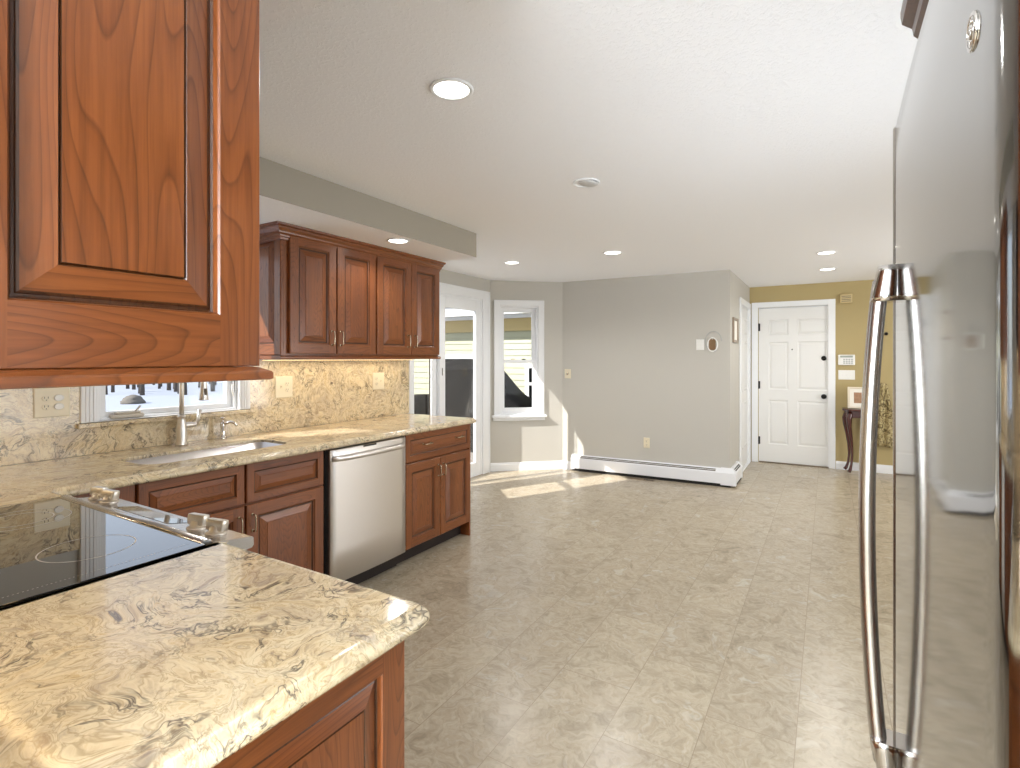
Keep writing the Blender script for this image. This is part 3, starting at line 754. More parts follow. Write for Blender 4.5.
def ring_mark(cx, cy, r, a0=0, a1=2*PI, wd=.0016):
    n_ = 64; z = .92025
    for i in range(n_):
        t0, t1 = lerp(a0, a1, i/n_), lerp(a0, a1, (i+1)/n_)
        mb.face([(cx+q*math.cos(t), cy+q*math.sin(t), z) for q, t in ((r-wd, t0), (r+wd, t0), (r+wd, t1), (r-wd, t1))], 'mark')
for (cx, cy, rs) in ((-1.55, .58, (.095,)), (-1.99, .58, (.075, .115)), (-1.55, .34, (.075,)), (-1.99, .34, (.105,))):
    mb = MB()
    for r in rs: ring_mark(cx, cy, r)
    mb.build('burner_ring', gl)
mb = MB()
for i in range(90):
    y = YR+.05+i*.0075
    if y > .72: break
    mb.face([(RX1-.026, y, .92025), (RX1-.0235, y, .92025), (RX1-.0235, y+.003, .92025), (RX1-.026, y+.003, .92025)], 'mark')
o = mb.build('dotted_border', gl); 
mb = MB(); mb.tube([(RX0+.001, .752, .9165), (RX1-.001, .752, .9165)], .0145, 'sat', 14, (1.0, .7)); mb.build('front_trim', rg)
# sloping control panel in front of the counter line
PA, PB = (.752, .914), (.882, .897)      # (y, z) back / front of the slope
def PT(x, t, w_=0):
    dy, dz = PB[0]-PA[0], PB[1]-PA[1]; L = math.hypot(dy, dz)
    return (x, PA[0]+dy*t - dz/L*w_*-1*-1 if False else PA[0]+dy*t+(-dz/L)*w_, PA[1]+dz*t+(dy/L)*w_)
mb = MB(); pf = [(.752, .914), (.877, .8977), (.882, .894), (.883, .874), (.878, .868), (.83, .862), (.752, .862)]
mb.prism(pf, lambda p, q, s_: (s_, p, q), RX0+.012, RX1-.004, 'sat'); pn = mb.build('control_panel', rg)
mb = MB(); q = [PT(x, t, h_) for h_ in (.0002, .0012) for x, t in ((-1.955, .36), (-1.625, .36), (-1.60, .80), (-1.93, .80))]
for f in ((0, 1, 2, 3), (7, 6, 5, 4), (0, 1, 5, 4), (1, 2, 6, 5), (2, 3, 7, 6), (3, 0, 4, 7)): mb.face([q[i] for i in f], 'dispglass')
mb.build('display', pn)
nrm = Vector(PT(0, 0, 1))-Vector(PT(0, 0, 0))
for xk in (-2.135, -2.055, -1.525, -1.432):
    c = Vector(PT(xk, .58, 0))
    mb = MB(); mb.lathe([(.027, 0), (.027, .003), (.022, .006), (.0185, .008), (.0175, .02), (.012, .022)], c, 'knob', 24, nrm)
    # thick rounded grip bar across the knob
    e1 = Vector((.97, .24, 0)).normalized(); e2 = nrm.cross(e1).normalized(); e1 = e2.cross(nrm)
    gl_ = []
    for k_, (hh, sx, sy) in enumerate(((.009, .024, .0095), (.012, .0285, .012), (.030, .030, .012), (.0375, .0295, .0115), (.039, .028, .0095))):
        gl_.append([c+nrm*hh+e1*sx*math.copysign(abs(math.cos(t))**.25, math.cos(t))+e2*sy*math.copysign(abs(math.sin(t))**.25, math.sin(t)) for t in [2*PI*j/20 for j in range(20)]])
    mb.rings(gl_, 'knob'); mb.build('knob', pn)

pb = thing('base_cabinet', 'cherry base cabinet under the foreground counter with a raised end panel', 'cabinet', (-1.0, .48, 0))
mb = MB(); mb.box(-1.34, -.722, YR+.001, .748, .10, .8755, 'wz'); mb.build('body', pb)
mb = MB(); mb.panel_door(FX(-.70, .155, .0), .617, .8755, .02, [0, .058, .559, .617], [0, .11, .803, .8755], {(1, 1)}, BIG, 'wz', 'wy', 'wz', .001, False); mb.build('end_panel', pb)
mb = MB(); mb.box(-1.34, -.73, YR+.02, .69, 0, .0995, 'toe'); mb.build('toe_kick', pb)
mb = MB(); drawer_panel(mb, FY(.77, -1.336, .684), .61, .19, 'x'); d = mb.build('drawer', pb); pull(d, (-1.07, .77, .79), (-.99, .77, .79), (0, 1, 0))
mb = MB(); cab_panel(mb, FY(.77, -1.336, .108), .61, .566, 'x'); d = mb.build('door', pb); pull(d, (-1.30, .77, .54), (-1.30, .77, .62), (0, 1, 0))

# ------------------------------------------------------------------ sink, faucet, soap dispenser
sk = thing('sink', 'undermount stainless steel kitchen sink below the window', 'sink', (-2.68, 1.53, .70))
mb = MB(); so = inset(SINK, -.012)
loops = [[(x, y, .9) for x, y in inset(SINK, .0003)], [(x, y, .9) for x, y in inset(SINK, .002)], [(x, y, .72) for x, y in inset(SINK, .006)], [(x, y, .695) for x, y in inset(SINK, .014)], [(x, y, .685) for x, y in inset(SINK, .035)]]
mb.rings(loops, 'bowl', cap0=False); mb.build('bowl', sk)
mb = MB(); mb.lathe([(.05, .6855), (.05, .688), (.04, .6885), (.036, .687), (0, .687)], (-2.70, 1.55, 0), 'chrome', 24); mb.build('drain', sk)
fc = thing('faucet', 'tall satin nickel pull-down kitchen faucet behind the sink', 'faucet', (-3.0, 1.555, .9155))
FXc, FYc = -3.0, 1.545
mb = MB(); mb.lathe([(.031, 0), (.031, .006), (.027, .012), (.0255, .02), (.0265, .06), (.0245, .10), (.0185, .135), (.0165, .148), (.020, .150), (.020, .158), (.0135, .162)], (FXc, FYc, .9155), 'brushed', 28); mb.build('base', fc)
mb = MB()
pts = [(FXc, FYc, 1.07), (FXc, FYc, 1.20), (FXc, FYc, 1.30)]
R_ = .095; dirx, diry = .98, .08
for i in range(1, 13):
    t = PI*i/12; pts.append((FXc+dirx*R_*(1-math.cos(t)), FYc+diry*R_*(1-math.cos(t)), 1.30+R_*math.sin(t)))
ex, ey = pts[-1][0], pts[-1][1]
pts.append((ex, ey, 1.27)); mb.tube(pts, .0118, 'brushed', 16); mb.build('spout', fc)
mb = MB(); mb.lathe([(.013, .115), (.0145, .11), (.0145, .085), (.017, .06), (.0225, .015), (.0225, .008), (.024, .006), (.024, 0), (.018, -.002)], (ex, ey, 1.165), 'brushed', 24); sh = mb.build('spray_head', fc)
mb = MB(); mb.box(ex+.012, ex+.0235, ey-.007, ey+.007, 1.19, 1.225, 'slot', .003); mb.build('spray_button', sh)
mb = MB(); mb.lathe([(.014, .015), (.015, .02), (.015, .05), (.012, .06), (.011, .064), (.014, .068), (.011, .074)], (FXc, FYc, .9155+.105), 'brushed', 18, (.12, 1, 0))
mb.tube([(FXc+.006, FYc+.078, 1.022), (FXc+.008, FYc+.084, 1.05), (FXc+.012, FYc+.09, 1.10)], [.008, .0085, .011], 'brushed', 10); mb.build('lever', fc)
sd = thing('soap_dispenser', 'small polished soap dispenser with a curved spout right of the faucet', 'soap dispenser', (-3.0, 1.785, .9155))
SX, SY = -3.02, 1.785
mb = MB(); mb.lathe([(.022, 0), (.022, .004), (.018, .008), (.0135, .03), (.0125, .06), (.0145, .072), (.015, .085), (.011, .098)], (SX, SY, .9155), 'chrome', 22); mb.build('body', sd)
mb = MB(); mb.lathe([(.010, .098), (.0065, .104), (.0065, .115), (.014, .118), (.014, .124), (.008, .126)], (SX, SY, .9155), 'chrome', 18)
mb.tube([(SX, SY, .995), (SX+.02, SY+.008, 1.008), (SX+.045, SY+.02, 1.015), (SX+.068, SY+.03, 1.008), (SX+.08, SY+.036, .992)], [.009, .0085, .008, .0075, .0075], 'chrome', 10); mb.build('pump', sd)

# ------------------------------------------------------------------ wall plates
def plate(name, label, cat, T, wd, ht, gangs, m='almond', loc=(0, 0, 0)):
    """T maps (u,v,w) with the plate's lower left at 0,0"""
    r = thing(name, label, cat, T(wd/2, 0, 0))
    mb = MB(); c = .004
    lo = [[T(a, b, w_) for a, b in ((i, i), (wd-i, i), (wd-i, ht-i), (i, ht-i))] for i, w_ in ((0, 0.0005), (0, .003), (c, .006))]
    mb.rings(lo, m, smooth=False); p = mb.build('plate', r)
    n_ = len(gangs)
    def bx(u0, u1, v0, v1, w0, w1, mm, nm, par):
        b = MB(); lo = [[T(a, b_, w_) for a, b_ in ((u0+i, v0+i), (u1-i, v0+i), (u1-i, v1-i), (u0+i, v1-i))] for i, w_ in ((0, w0), (0, (w0+w1)/2), (.001, w1))]
        b.rings(lo, mm, smooth=False); return b.build(nm, par)
    for g, kind in enumerate(gangs):
        uc = wd*(g+.5)/n_ if n_ > 1 else wd/2
        if n_ > 1: uc = wd/2+(g-(n_-1)/2)*.046
        if kind == 'outlet':
            for dv in (-.02, .02):
                b = MB(); L = []
                for rr, w_ in ((.0165, .006), (.0165, .0075), (.015, .0085)):
                    L.append([T(uc+rr*math.cos(t), ht/2+dv+rr*.86*math.sin(t), w_) for t in [2*PI*j/20 for j in range(20)]])
                b.rings(L, m); so_ = b.build('socket', r)
                b = MB()
                for du in (-.0065, .0065):
                    b.face([T(uc+du-.0012, ht/2+dv-.001, .0088), T(uc+du+.0012, ht/2+dv-.001, .0088), T(uc+du+.0012, ht/2+dv+.008, .0088), T(uc+du-.0012, ht/2+dv+.008, .0088)], 'hole')
                b.face([T(uc+.0025*math.cos(t), ht/2+dv-.008+.0025*math.sin(t), .0088) for t in [2*PI*j/8 for j in range(8)]], 'hole')
                b.build('slots', so_)
        elif kind == 'covered':
            for dv in (-.02, .02):
                b = MB(); L = []
                for rr, w_ in ((.0185, .006), (.0185, .012), (.016, .014)):
                    L.append([T(uc+rr*math.cos(t), ht/2+dv+rr*.82*math.sin(t), w_) for t in [2*PI*j/20 for j in range(20)]])
                b.rings(L, 'plastic'); b.build('socket_cover', r)
        elif kind == 'toggle':
            bx(uc-.005, uc+.005, ht/2-.012, ht/2+.012, .006, .0075, m, 'collar', r)
            b = MB(); L = [[T(uc+a*.004, ht/2+v_, w_) for a in (-1, 1)] for v_, w_ in ((-.008, .0075), (.009, .016), (.011, .012), (.006, .0075))]
            k = b.mi(m); vv = [[b.bm.verts.new(p_) for p_ in q_] for q_ in L]
            for i in range(4):
                a_, c_ = vv[i], vv[(i+1) % 4]; b.bm.faces.new((a_[0], a_[1], c_[1], c_[0]))
            b.bm.faces.new([q_[0] for q_ in vv]); b.bm.faces.new([q_[1] for q_ in vv]); b.build('toggle', r)
        elif kind == 'rocker':
            bx(uc-.0165, uc+.0165, ht/2-.033, ht/2+.033, .006, .009, m, 'rocker', r)
        elif kind == 'dial':
            o_ = T(uc, ht/2, .006); nn = Vector(T(uc, ht/2, 1))-Vector(T(uc, ht/2, 0))
            b = MB(); b.lathe([(.014, 0), (.014, .006), (.011, .014), (0, .015)], o_, 'nickel', 18, nn); b.build('dial', r)
    return r
SPX = XL+.0205
plate('outlet_plate', 'double outlet plate with two plugged covers left of the sink window', 'outlet', FX(SPX, .945, 1.112), .135, .135, ['outlet', 'covered'], 'almond')
plate('switch_plate', 'double gang plate under the wall cabinet beside the sink window', 'switch', FX(SPX, 2.165, 1.125), .13, .14, ['toggle', 'outlet'], 'almond')
plate('outlet_plate', 'almond outlet plate on the backsplash over the dishwasher', 'outlet', FX(SPX, 3.025, 1.135), .125, .135, ['outlet', 'toggle'], 'almond')
def FB(x, z): # on the back wall, facing -Y
    yy = A[1]+(x-A[0])/(B[0]-A[0])*(B[1]-A[1]); return FmY(yy-.002, x, z)
plate('switch_plate', 'almond dimmer plate beside the narrow bay window', 'switch', FB(-2.83, 1.135), .085, .115, ['dial'], 'almond')
plate('outlet_plate', 'almond outlet plate low on the grey wall above the baseboard heater', 'outlet', FB(-1.84, .345), .072, .12, ['outlet'], 'almond')
plate('switch_plate', 'white single switch plate left of the round wall ring', 'switch', FB(-1.255, 1.475), .085, .12, ['rocker'], 'plastic')
plate('switch_plate', 'white triple toggle plate below the alarm keypad', 'switch', FmY(YE-.001, .11, 1.12), .175, .118, ['toggle', 'toggle', 'toggle'], 'plastic')

wr = thing('wall_ring', 'round white ring mount with a bare brown centre on the grey wall', 'wall mount', (-1.08, 6.12, 1.54))
yb_ = A[1]+(-1.085-A[0])/(B[0]-A[0])*(B[1]-A[1])-.002
mb = MB(); L = []
for j in range(28):
    t = 2*PI*j/28; L.append([(-1.085+(.052+dr_)*math.cos(t), yb_-w_, 1.535+(.075+dr_)*math.sin(t)) for dr_, w_ in ((-.008, 0), (-.006, .010), (0, .013), (.005, .009), (.006, 0))])
L.append(L[0]); mb.rings(L, 'plastic', False, False, True, False); mb.build('ring', wr)
mb = MB(); mb.box(-1.122, -1.052, yb_-.004, yb_, 1.475, 1.59, 'brown'); mb.box(-1.105, -1.095, yb_-.006, yb_, 1.58, 1.605, 'brown'); mb.box(-1.075, -1.065, yb_-.006, yb_, 1.58, 1.605, 'brown'); mb.build('bare_patch', wr)
mb = MB(); mb.tube([(-1.075+.085*math.cos(t), yb_-.006, 1.57+.11*math.sin(t)) for t in [2*PI*j/28 for j in range(24)]], .004, 'key', 6); mb.build('wire_loop', wr)

pf_ = thing('picture_frame', 'narrow bronze frame on the side wall beside the hall door', 'picture frame', (B[0], 6.42, 1.56))
mb = MB(); frame_rect(mb, ptC, 6.28, 6.62, 1.56, 1.84, .03, -.02, -.001, 'gold'); mb.build('frame', pf_)
mb = MB(); fbox(mb, ptC, 6.31, 6.59, 1.59, 1.81, -.008, -.001, 'mat'); mb.build('picture', pf_)

kp = thing('alarm_keypad', 'white alarm keypad with grey buttons on the mustard wall', 'alarm keypad', (.2, YE, 1.24))
mb = MB(); mb.box(.108, .285, YE-.03, YE-.0005, 1.30, 1.43, 'plastic', .008, 2); mb.build('body', kp)
mb = MB(); mb.box(.13, .262, YE-.032, YE-.029, 1.395, 1.418, 'lcd', .001); mb.build('screen', kp)
mb = MB()
for i in range(4):
    for j in range(3): mb.box(.162+i*.027, .182+i*.027, YE-.033, YE-.029, 1.318+j*.023, 1.333+j*.023, 'key', .001)
mb.build('buttons', kp)
ch = thing('door_chime', 'tan door chime box high on the wall right of the entry door', 'door chime', (.19, YE, 2.07))
mb = MB(); mb.box(.13, .258, YE-.04, YE-.0005, 2.07, 2.18, 'chime', .006, 2); mb.build('cover', ch)
mb = MB()
for i in range(4): mb.box(.145, .243, YE-.042, YE-.039, 2.09+i*.02, 2.096+i*.02, 'slot')
mb.build('grille', ch)

# ------------------------------------------------------------------ baseboard heater (L around the corner), floor vent
bh = thing('baseboard_heater', 'long white baseboard heater wrapping the corner of the grey wall', 'heater', (-1.8, 6.05, 0))
def wy(x): return A[1]+(x-A[0])/(B[0]-A[0])*(B[1]-A[1])
ang = math.atan2(B[1]-A[1], B[0]-A[0]); dv = Vector((math.cos(ang), math.sin(ang))); nv = Vector((dv.y, -dv.x))
P0 = Vector((-2.725, wy(-2.725)))+nv*.002
LB = (B[0]+.06+2.725)/dv.x
def HB(a, z, s_): q = P0+dv*s_+nv*a; return (q.x, q.y, z)
HP = [(0, .035), (.0, .195), (.022, .195), (.03, .188), (.062, .150), (.062, .036), (.045, .03)]
mb = MB(); mb.prism(HP, HB, .035, LB-.14, 'heater'); mb.build('cover', bh)
mb = MB(); mb.box(0, 1, 0, 1, 0, 1, 'dark')
for v in mb.bm.verts:
    s_, a, z = v.co; v.co = HB(lerp(.006, .05, a), lerp(.001, .036, z), lerp(.02, LB-.05, s_))
mb.build('base_gap', bh)
HE = [(0, .02), (0, .2), (.024, .2), (.034, .192), (.066, .152), (.066, .022)]
mb = MB(); mb.prism(HE, HB, 0, .045, 'heater'); mb.build('end_cap', bh)
mb = MB()
for a, z in ((.0345, .184), (.046, .1705)):
    q = [HB(a, z+.0012, .12), HB(a, z+.0012, LB-.2), HB(a+.0075, z-.0078, LB-.2), HB(a+.0075, z-.0078, .12)]
    mb.face(q, 'slot')
mb.build('louver', bh)
# corner piece and return along the side wall
xc = B[0]+.001
def HC(a, z, s_): return (xc+a, s_, z)
mb = MB()
fl = lambda e, z: [HB(0, z, LB-.15), HB(e, z, LB-.15), (xc+e, wy(B[0])-e-.003, z), (xc+e, wy(B[0])+.0, z), (xc, wy(B[0])+.0, z), (xc, wy(B[0])-.004, z)]
mb.rings([fl(.066, .022), fl(.066, .152), fl(.034, .192), fl(.024, .2), fl(.002, .2)], 'heater', smooth=False); mb.build('corner_cap', bh)
mb = MB(); mb.prism(HP, HC, wy(B[0]), 6.56, 'heater'); mb.build('cover', bh)
mb = MB(); mb.prism(HE, HC, 6.54, 6.59, 'heater'); mb.build('end_cap', bh)
mb = MB()
for a, z in ((.0345, .184), (.046, .1705)):
    mb.face([HC(a, z+.0012, 6.17), HC(a, z+.0012, 6.52), HC(a+.0075, z-.0078, 6.52), HC(a+.0075, z-.0078, 6.17)], 'dark')
mb.build('louver', bh)
mb = MB(); mb.box(xc+.004, xc+.05, wy(B[0])+.01, 6.58, .001, .036, 'dark'); mb.build('base_gap', bh)
fv = thing('floor_vent', 'small brown metal floor register in front of the baseboard heater', 'floor vent', (-1.83, 5.99, 0))
mb = MB(); mb.box(-1.99, -1.68, 5.94, 6.0, .0003, .004, 'vent', .001); mb.build('frame', fv)
mb = MB()
for i in range(12): mb.box(-1.80+i*.009, -1.795+i*.009, 5.952, 5.99, .004, .0046, 'dark')
mb.build('slots', fv)

# ------------------------------------------------------------------ ceiling lights
def can_light(x, y, z, r, label, lit=True, energy=30, group=None, col=(1, .98, .96)):
    t = thing('ceiling_light', label, 'ceiling light', (x, y, z))
    mb = MB(); mb.lathe([(r*.80, -.001), (r*.82, -.006), (r*.95, -.007), (r, -.004), (r, -.0002)], (x, y, z), 'white', 32); mb.build('trim_ring', t)
    if lit:
        mb = MB(); mb.lathe([(r*.80, -.0035), (r*.5, -.005), (0, -.0055)], (x, y, z), 'lens', 32); mb.build('lens', t)
        add_light('lamp', 'SPOT', (x, y, z-.03), energy, col, (0, 0, -1), .05, parent=t, spot=2.75)
    else:
        mb = MB(); mb.lathe([(r*.78, -.003), (r*.72, -.008), (r*.6, -.013), (r*.35, -.017), (0, -.018)], (x+.012, y, z), 'eyeball', 28, (.16, 0, 1)); mb.build('eyeball', t)
    return t
can_light(-1.147, 1.508, C, .078, 'largest lit recessed ceiling light above the kitchen floor', True, 26)
can_light(-1.129, 2.685, C, .075, 'unlit eyeball recessed light in the middle of the ceiling', False)
can_light(-1.668, 4.582, C, .088, 'lit recessed ceiling light in front of the grey wall', True, 22)
can_light(-2.70, 4.54, C, .080, 'lit recessed ceiling light beside the bay', True, 18)
can_light(-.012, 5.576, C, .083, 'nearer of two lit recessed lights before the entry door', True, 18)
can_light(-.005, 6.61, C, .085, 'farther of two lit recessed lights before the entry door', True, 16)
can_light(-2.42, 2.605, 2.157, .075, 'lit recessed light in the soffit over the wall cabinets', True, 8)

# under-cabinet strips
def led(label, x0, x1, y0, y1, z, e):
    t = thing('light_strip', label, 'light strip', ((x0+x1)/2, (y0+y1)/2, z))
    mb = MB(); mb.box(x0, x1, y0, y1, z-.006, z-.0005, 'plastic', .002); mb.build('housing', t)
    mb = MB(); mb.box(x0+.006, x1-.006, y0+.006, y1-.006, z-.0072, z-.0058, 'led'); mb.build('diffuser', t)
    add_light('strip_lamp', 'AREA', ((x0+x1)/2, (y0+y1)/2, z-.012), e, (1, .9, .74), (0, 0, -1), x1-x0, y1-y0, t)
led('warm light strip under the wall cabinets beside the sink window', -2.98, -2.94, 2.0, 3.35, 1.378, 1.3)
led('warm light strip under the foreground wall cabinet', -1.30, -.85, .24, .28, 1.353, .6)
led('warm light strip under the corner wall cabinet', -3.0, -2.25, .30, .34, 1.372, 1.2)

# ------------------------------------------------------------------ refrigerator
fr = thing('refrigerator', 'stainless steel refrigerator with a long bowed handle at the right edge', 'refrigerator', (.5, .8, 0))
FY0, FY1 = .455, 1.142
mb = MB(); mb.box(.175, .90, FY0+.005, FY1-.004, .02, 1.775, 'key', .004); mb.build('body', fr)
def fridge_loop(z, e=0):
    pts = []
    n_ = 24
    def fx(y): t = (y-FY0)/(FY1-FY0); return .0995-.004*math.sin(PI*t)**1.0
    # near rounded corner
    r = .035
    ys = FY0+r
    pts.append((.170, FY0+e, z))
    for i in range(9):
        t = PI/2*i/8; pts.append((fx(ys)+r-r*math.sin(t)+e, ys-r*math.cos(t)+e*(1-i/8), z))
    for i in range(1, n_): 
        y = lerp(ys, FY1-.012, i/n_); pts.append((fx(y)+e, y, z))
    for i in range(6):
        t = PI/2*i/5; pts.append((fx(FY1-.012)+.012-.012*math.cos(t)+e, FY1-.012+.012*math.sin(t)-e*i/5, z))
    pts.append((.170, FY1-e, z))
    return pts
def fridge_front(name, za, zb, parent):
    mb = MB(); N_ = 10
    zs_ = [za]+[za+.004]+[lerp(za+.012, zb-.012, i/N_) for i in range(N_+1)]+[zb-.004, zb]
    es_ = [.008, .002]+[0]*(N_+1)+[.002, .008]
    mb.rings([fridge_loop(z, e) for z, e in zip(zs_, es_)], 'fridge'); return mb.build(name, parent)
fd = fridge_front('door', .635, 1.79, fr)
fridge_front('freezer_drawer', .09, .625, fr)
mb = MB(); mb.box(.16, .2, FY0+.02, FY1-.02, .02, .085, 'dark'); mb.build('toe_grille', fr)
# door gasket line and top hinge
mb = MB(); mb.box(.1705, .1748, FY0+.012, FY1-.012, .64, 1.78, 'slot'); mb.build('gasket', fd)
mb = MB(); mb.box(.0985, .17, 1.1432, 1.156, .64, 1.79, 'sat', .003); mb.build('door_trim', fd)
# handle
HYc = 1.098
hp = []
for i in range(33):
    t = i/32; z = lerp(.70, 1.515, t); hp.append((.078-.0205*math.sin(PI*t)**.75, HYc, z))
mb = MB(); loops = []
for i, (x, y, z) in enumerate(hp):
    wx_, wy_ = .0125, .017
    loops.append([(x+wx_*math.cos(t), y+wy_*math.copysign(abs(math.sin(t))**.7, math.sin(t)), z) for t in [2*PI*j/20 for j in range(20)]])
mb.rings(loops, 'sat'); hd = mb.build('handle', fd)
for (za, zb) in ((1.478, 1.538), (.675, .742)):
    mb = MB(); L = []
    up = za > 1
    for q in range(7):
        t = q/6; z = lerp(za, zb, t); k = t if up else 1-t
        xo = lerp(.0615, .073, k)      # outer face leans back to the door at the end
        xi = .099; hy = .023
        L.append([(xi, HYc-hy, z), (xo+.004, HYc-hy, z), (xo, HYc-hy*.5, z), (xo-.001, HYc, z), (xo, HYc+hy*.5, z), (xo+.004, HYc+hy, z), (xi, HYc+hy, z)])
    mb.rings(L, 'chrome'); mb.build('handle_bracket', hd)
# round badge with a raised curled monogram
BY, BZ = .545, 1.6395
bxp = .0995-.004*math.sin(PI*(BY-FY0)/(FY1-FY0))
mb = MB(); mb.lathe([(.0150, -.001), (.0150, .0012), (.0138, .002), (.0128, .0015), (0, .0015)], (bxp, BY, BZ), 'chrome', 32, (-1, 0, 0)); bd = mb.build('badge', fd)
mb = MB()
def curl(cy, cz, r0, turns, a0, sgn):
    pts_ = []
    for i in range(26):
        t = i/25; a = a0+sgn*turns*2*PI*t; r = r0*(1-.72*t); pts_.append((bxp-.0018, cy+r*math.cos(a), cz+r*math.sin(a)))
    mb.tube(pts_, .0005, 'chrome', 6)
curl(BY+.0035, BZ, .0052, 1.2, 2.2, 1); curl(BY-.0042, BZ, .0045, 1.2, .9, -1); curl(BY, BZ+.0077, .0028, 1.0, 0, 1); curl(BY, BZ-.0077, .0028, 1.0, PI, 1)
mb.tube([(bxp-.0018, BY+.0117*math.cos(t), BZ+.0117*math.sin(t)) for t in [2*PI*j/40 for j in range(41)]], .0004, 'chrome', 6)
mb.build('monogram', bd)
# cabinet above the refrigerator
fc2 = thing('wall_cabinet', 'cherry cabinet above the refrigerator with a shaded crown moulding', 'cabinet', (.55, .8, 1.82))
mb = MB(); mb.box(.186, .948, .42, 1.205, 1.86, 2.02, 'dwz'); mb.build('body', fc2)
for (a, b) in ((.425, .808), (.812, 1.20)):
    mb = MB(); cab_panel(mb, FmX(.166, a, 1.865), b-a, .10, 'y', .03); mb.build('door', fc2)
mb = MB(); loops = []
for o_, z in ((0, 1.962), (.020, 1.962), (.022, 1.975), (.028, 1.985), (.030, 2.0), (.044, 2.02), (.046, 2.035), (.046, 2.045), (0, 2.045)):
    loops.append([(.9, .42, z), (.165-o_, .42, z), (.165-o_, 1.21+o_, z), (.9, 1.21+o_, z)])
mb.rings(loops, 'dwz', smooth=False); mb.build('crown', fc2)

# ------------------------------------------------------------------ entry furniture
ct = thing('console_table', 'small dark mahogany console table with curved legs by the entry door', 'table', (.29, 7.65, 0))
def top_poly(e): return rounded([(.15-e, 7.785), (.15-e, 7.58), (.22, 7.50-e), (.36, 7.50-e), (.43+e, 7.58), (.43+e, 7.785)], [.003, .03, .04, .04, .03, .003], 6)
mb = MB(); loops = [[(x, y, z) for x, y in top_poly(e)] for e, z in ((-.008, .752), (.0, .757), (.004, .766), (0, .775), (-.006, .778))]
mb.rings(loops, 'mahog', smooth=False); mb.build('tabletop', ct)
mb = MB(); loops = [[(x, y, z) for x, y in top_poly(-.035)] for z in (.675, .752)]; mb.rings(loops, 'mahog', smooth=False); mb.build('apron', ct)
def cabriole(x, y, ox, oy):
    pts_ = [(0, .74), (.012, .70), (.026, .655), (.024, .59), (.006, .48), (-.012, .35), (-.018, .22), (-.008, .11), (.012, .045), (.03, .02)]
    rr = [.026, .029, .030, .026, .020, .016, .0135, .013, .018, .020]
    mb = MB(); mb.tube([(x+ox*a, y+oy*a, z) for a, z in pts_], rr, 'mahog', 12); return mb.build('leg', ct)
for x, y, ox, oy in ((.205, 7.735, -1, -.1), (.375, 7.735, 1, -.1), (.235, 7.555, -.7, -.5), (.345, 7.555, .7, -.5)): cabriole(x, y, ox, oy)
tp = thing('picture_frame', 'cream framed picture leaning on the console table', 'picture frame', (.36, 7.7, .778))
def TP(u, v, w_): # leaning back
    c_, s_ = math.cos(.18), math.sin(.18); return (.205+u*.98, 7.64-u*.08+v*s_-w_*c_, .7785+v*c_+w_*s_)
def tpbox(u0, u1, v0, v1, w0, w1, m, name):
    b = MB(); b.box(u0, u1, v0, v1, w0, w1, m, .002)
    for v in b.bm.verts: v.co = TP(*v.co)
    return b.build(name, tp)
mb = MB()
for (a, b, c_, e) in ((0, .022, 0, .26), (.188, .21, 0, .26), (.022, .188, 0, .022), (.022, .188, .238, .26)):
    q = MB(); q.box(a, b, c_, e, 0, .018, 'cream', .003)
    for v in q.bm.verts: v.co = TP(*v.co)
    vm = {v: mb.bm.verts.new(v.co) for v in q.bm.verts}; k = mb.mi('cream')
    for f in q.bm.faces: g = mb.bm.faces.new([vm[v] for v in f.verts]); g.material_index = k
    q.bm.free()
mb.build('frame', tp)
tpbox(.022, .188, .022, .238, .001, .008, 'mat', 'mat'); tpbox(.065, .145, .065, .195, .008, .0095, 'art', 'picture')
# patterned throw hanging from a peg
mb = MB(); NX, NZ = 18, 14; grid = []
for j in range(NZ+1):
    z = lerp(1.07, .32, j/NZ); row = []
    for i in range(NX+1):
        t = i/NX; wd = lerp(.11, .215, min(1, j/6)); x = .555+(t-.5)*wd*1.0
        y = 7.765-.022*math.sin(t*PI*5+j*.12)*min(1, .3+j/8)-.012
        row.append((x, y, z+.02*math.sin(t*PI)*(1 if j == 0 else .4)-.012*abs(t-.5)*j/NZ))
    grid.append(row)
for dy in (0,):
    k = mb.mi('fabric'); vv = [[mb.bm.verts.new(p) for p in r_] for r_ in grid]; vb = [[mb.bm.verts.new((p[0], p[1]+.012, p[2])) for p in r_] for r_ in grid]
    for j in range(NZ):
        for i in range(NX):
            for g in (vv, vb):
                f = mb.bm.faces.new((g[j][i], g[j][i+1], g[j+1][i+1], g[j+1][i])); f.smooth = True
    for j in range(NZ):
        for i in (0, NX): mb.bm.faces.new((vv[j][i], vv[j+1][i], vb[j+1][i], vb[j][i]))
    for i in range(NX):
        for j in (0, NZ): mb.bm.faces.new((vv[j][i], vv[j][i+1], vb[j][i+1], vb[j][i]))
tag(mb.build('throw_blanket'), 'patterned tan throw hanging on the mustard wall behind the refrigerator handle', 'blanket')
pg = thing('wall_hook', 'small black hook on the mustard wall above the throw', 'hook', (.62, YE, 1.6))
mb = MB(); mb.lathe([(.02, 0), (.02, .006), (.008, .01), (.008, .04), (.014, .045), (0, .05)], (.60, YE-.0005, 1.68), 'black', 16, (0, -1, 0)); mb.build('peg', pg)

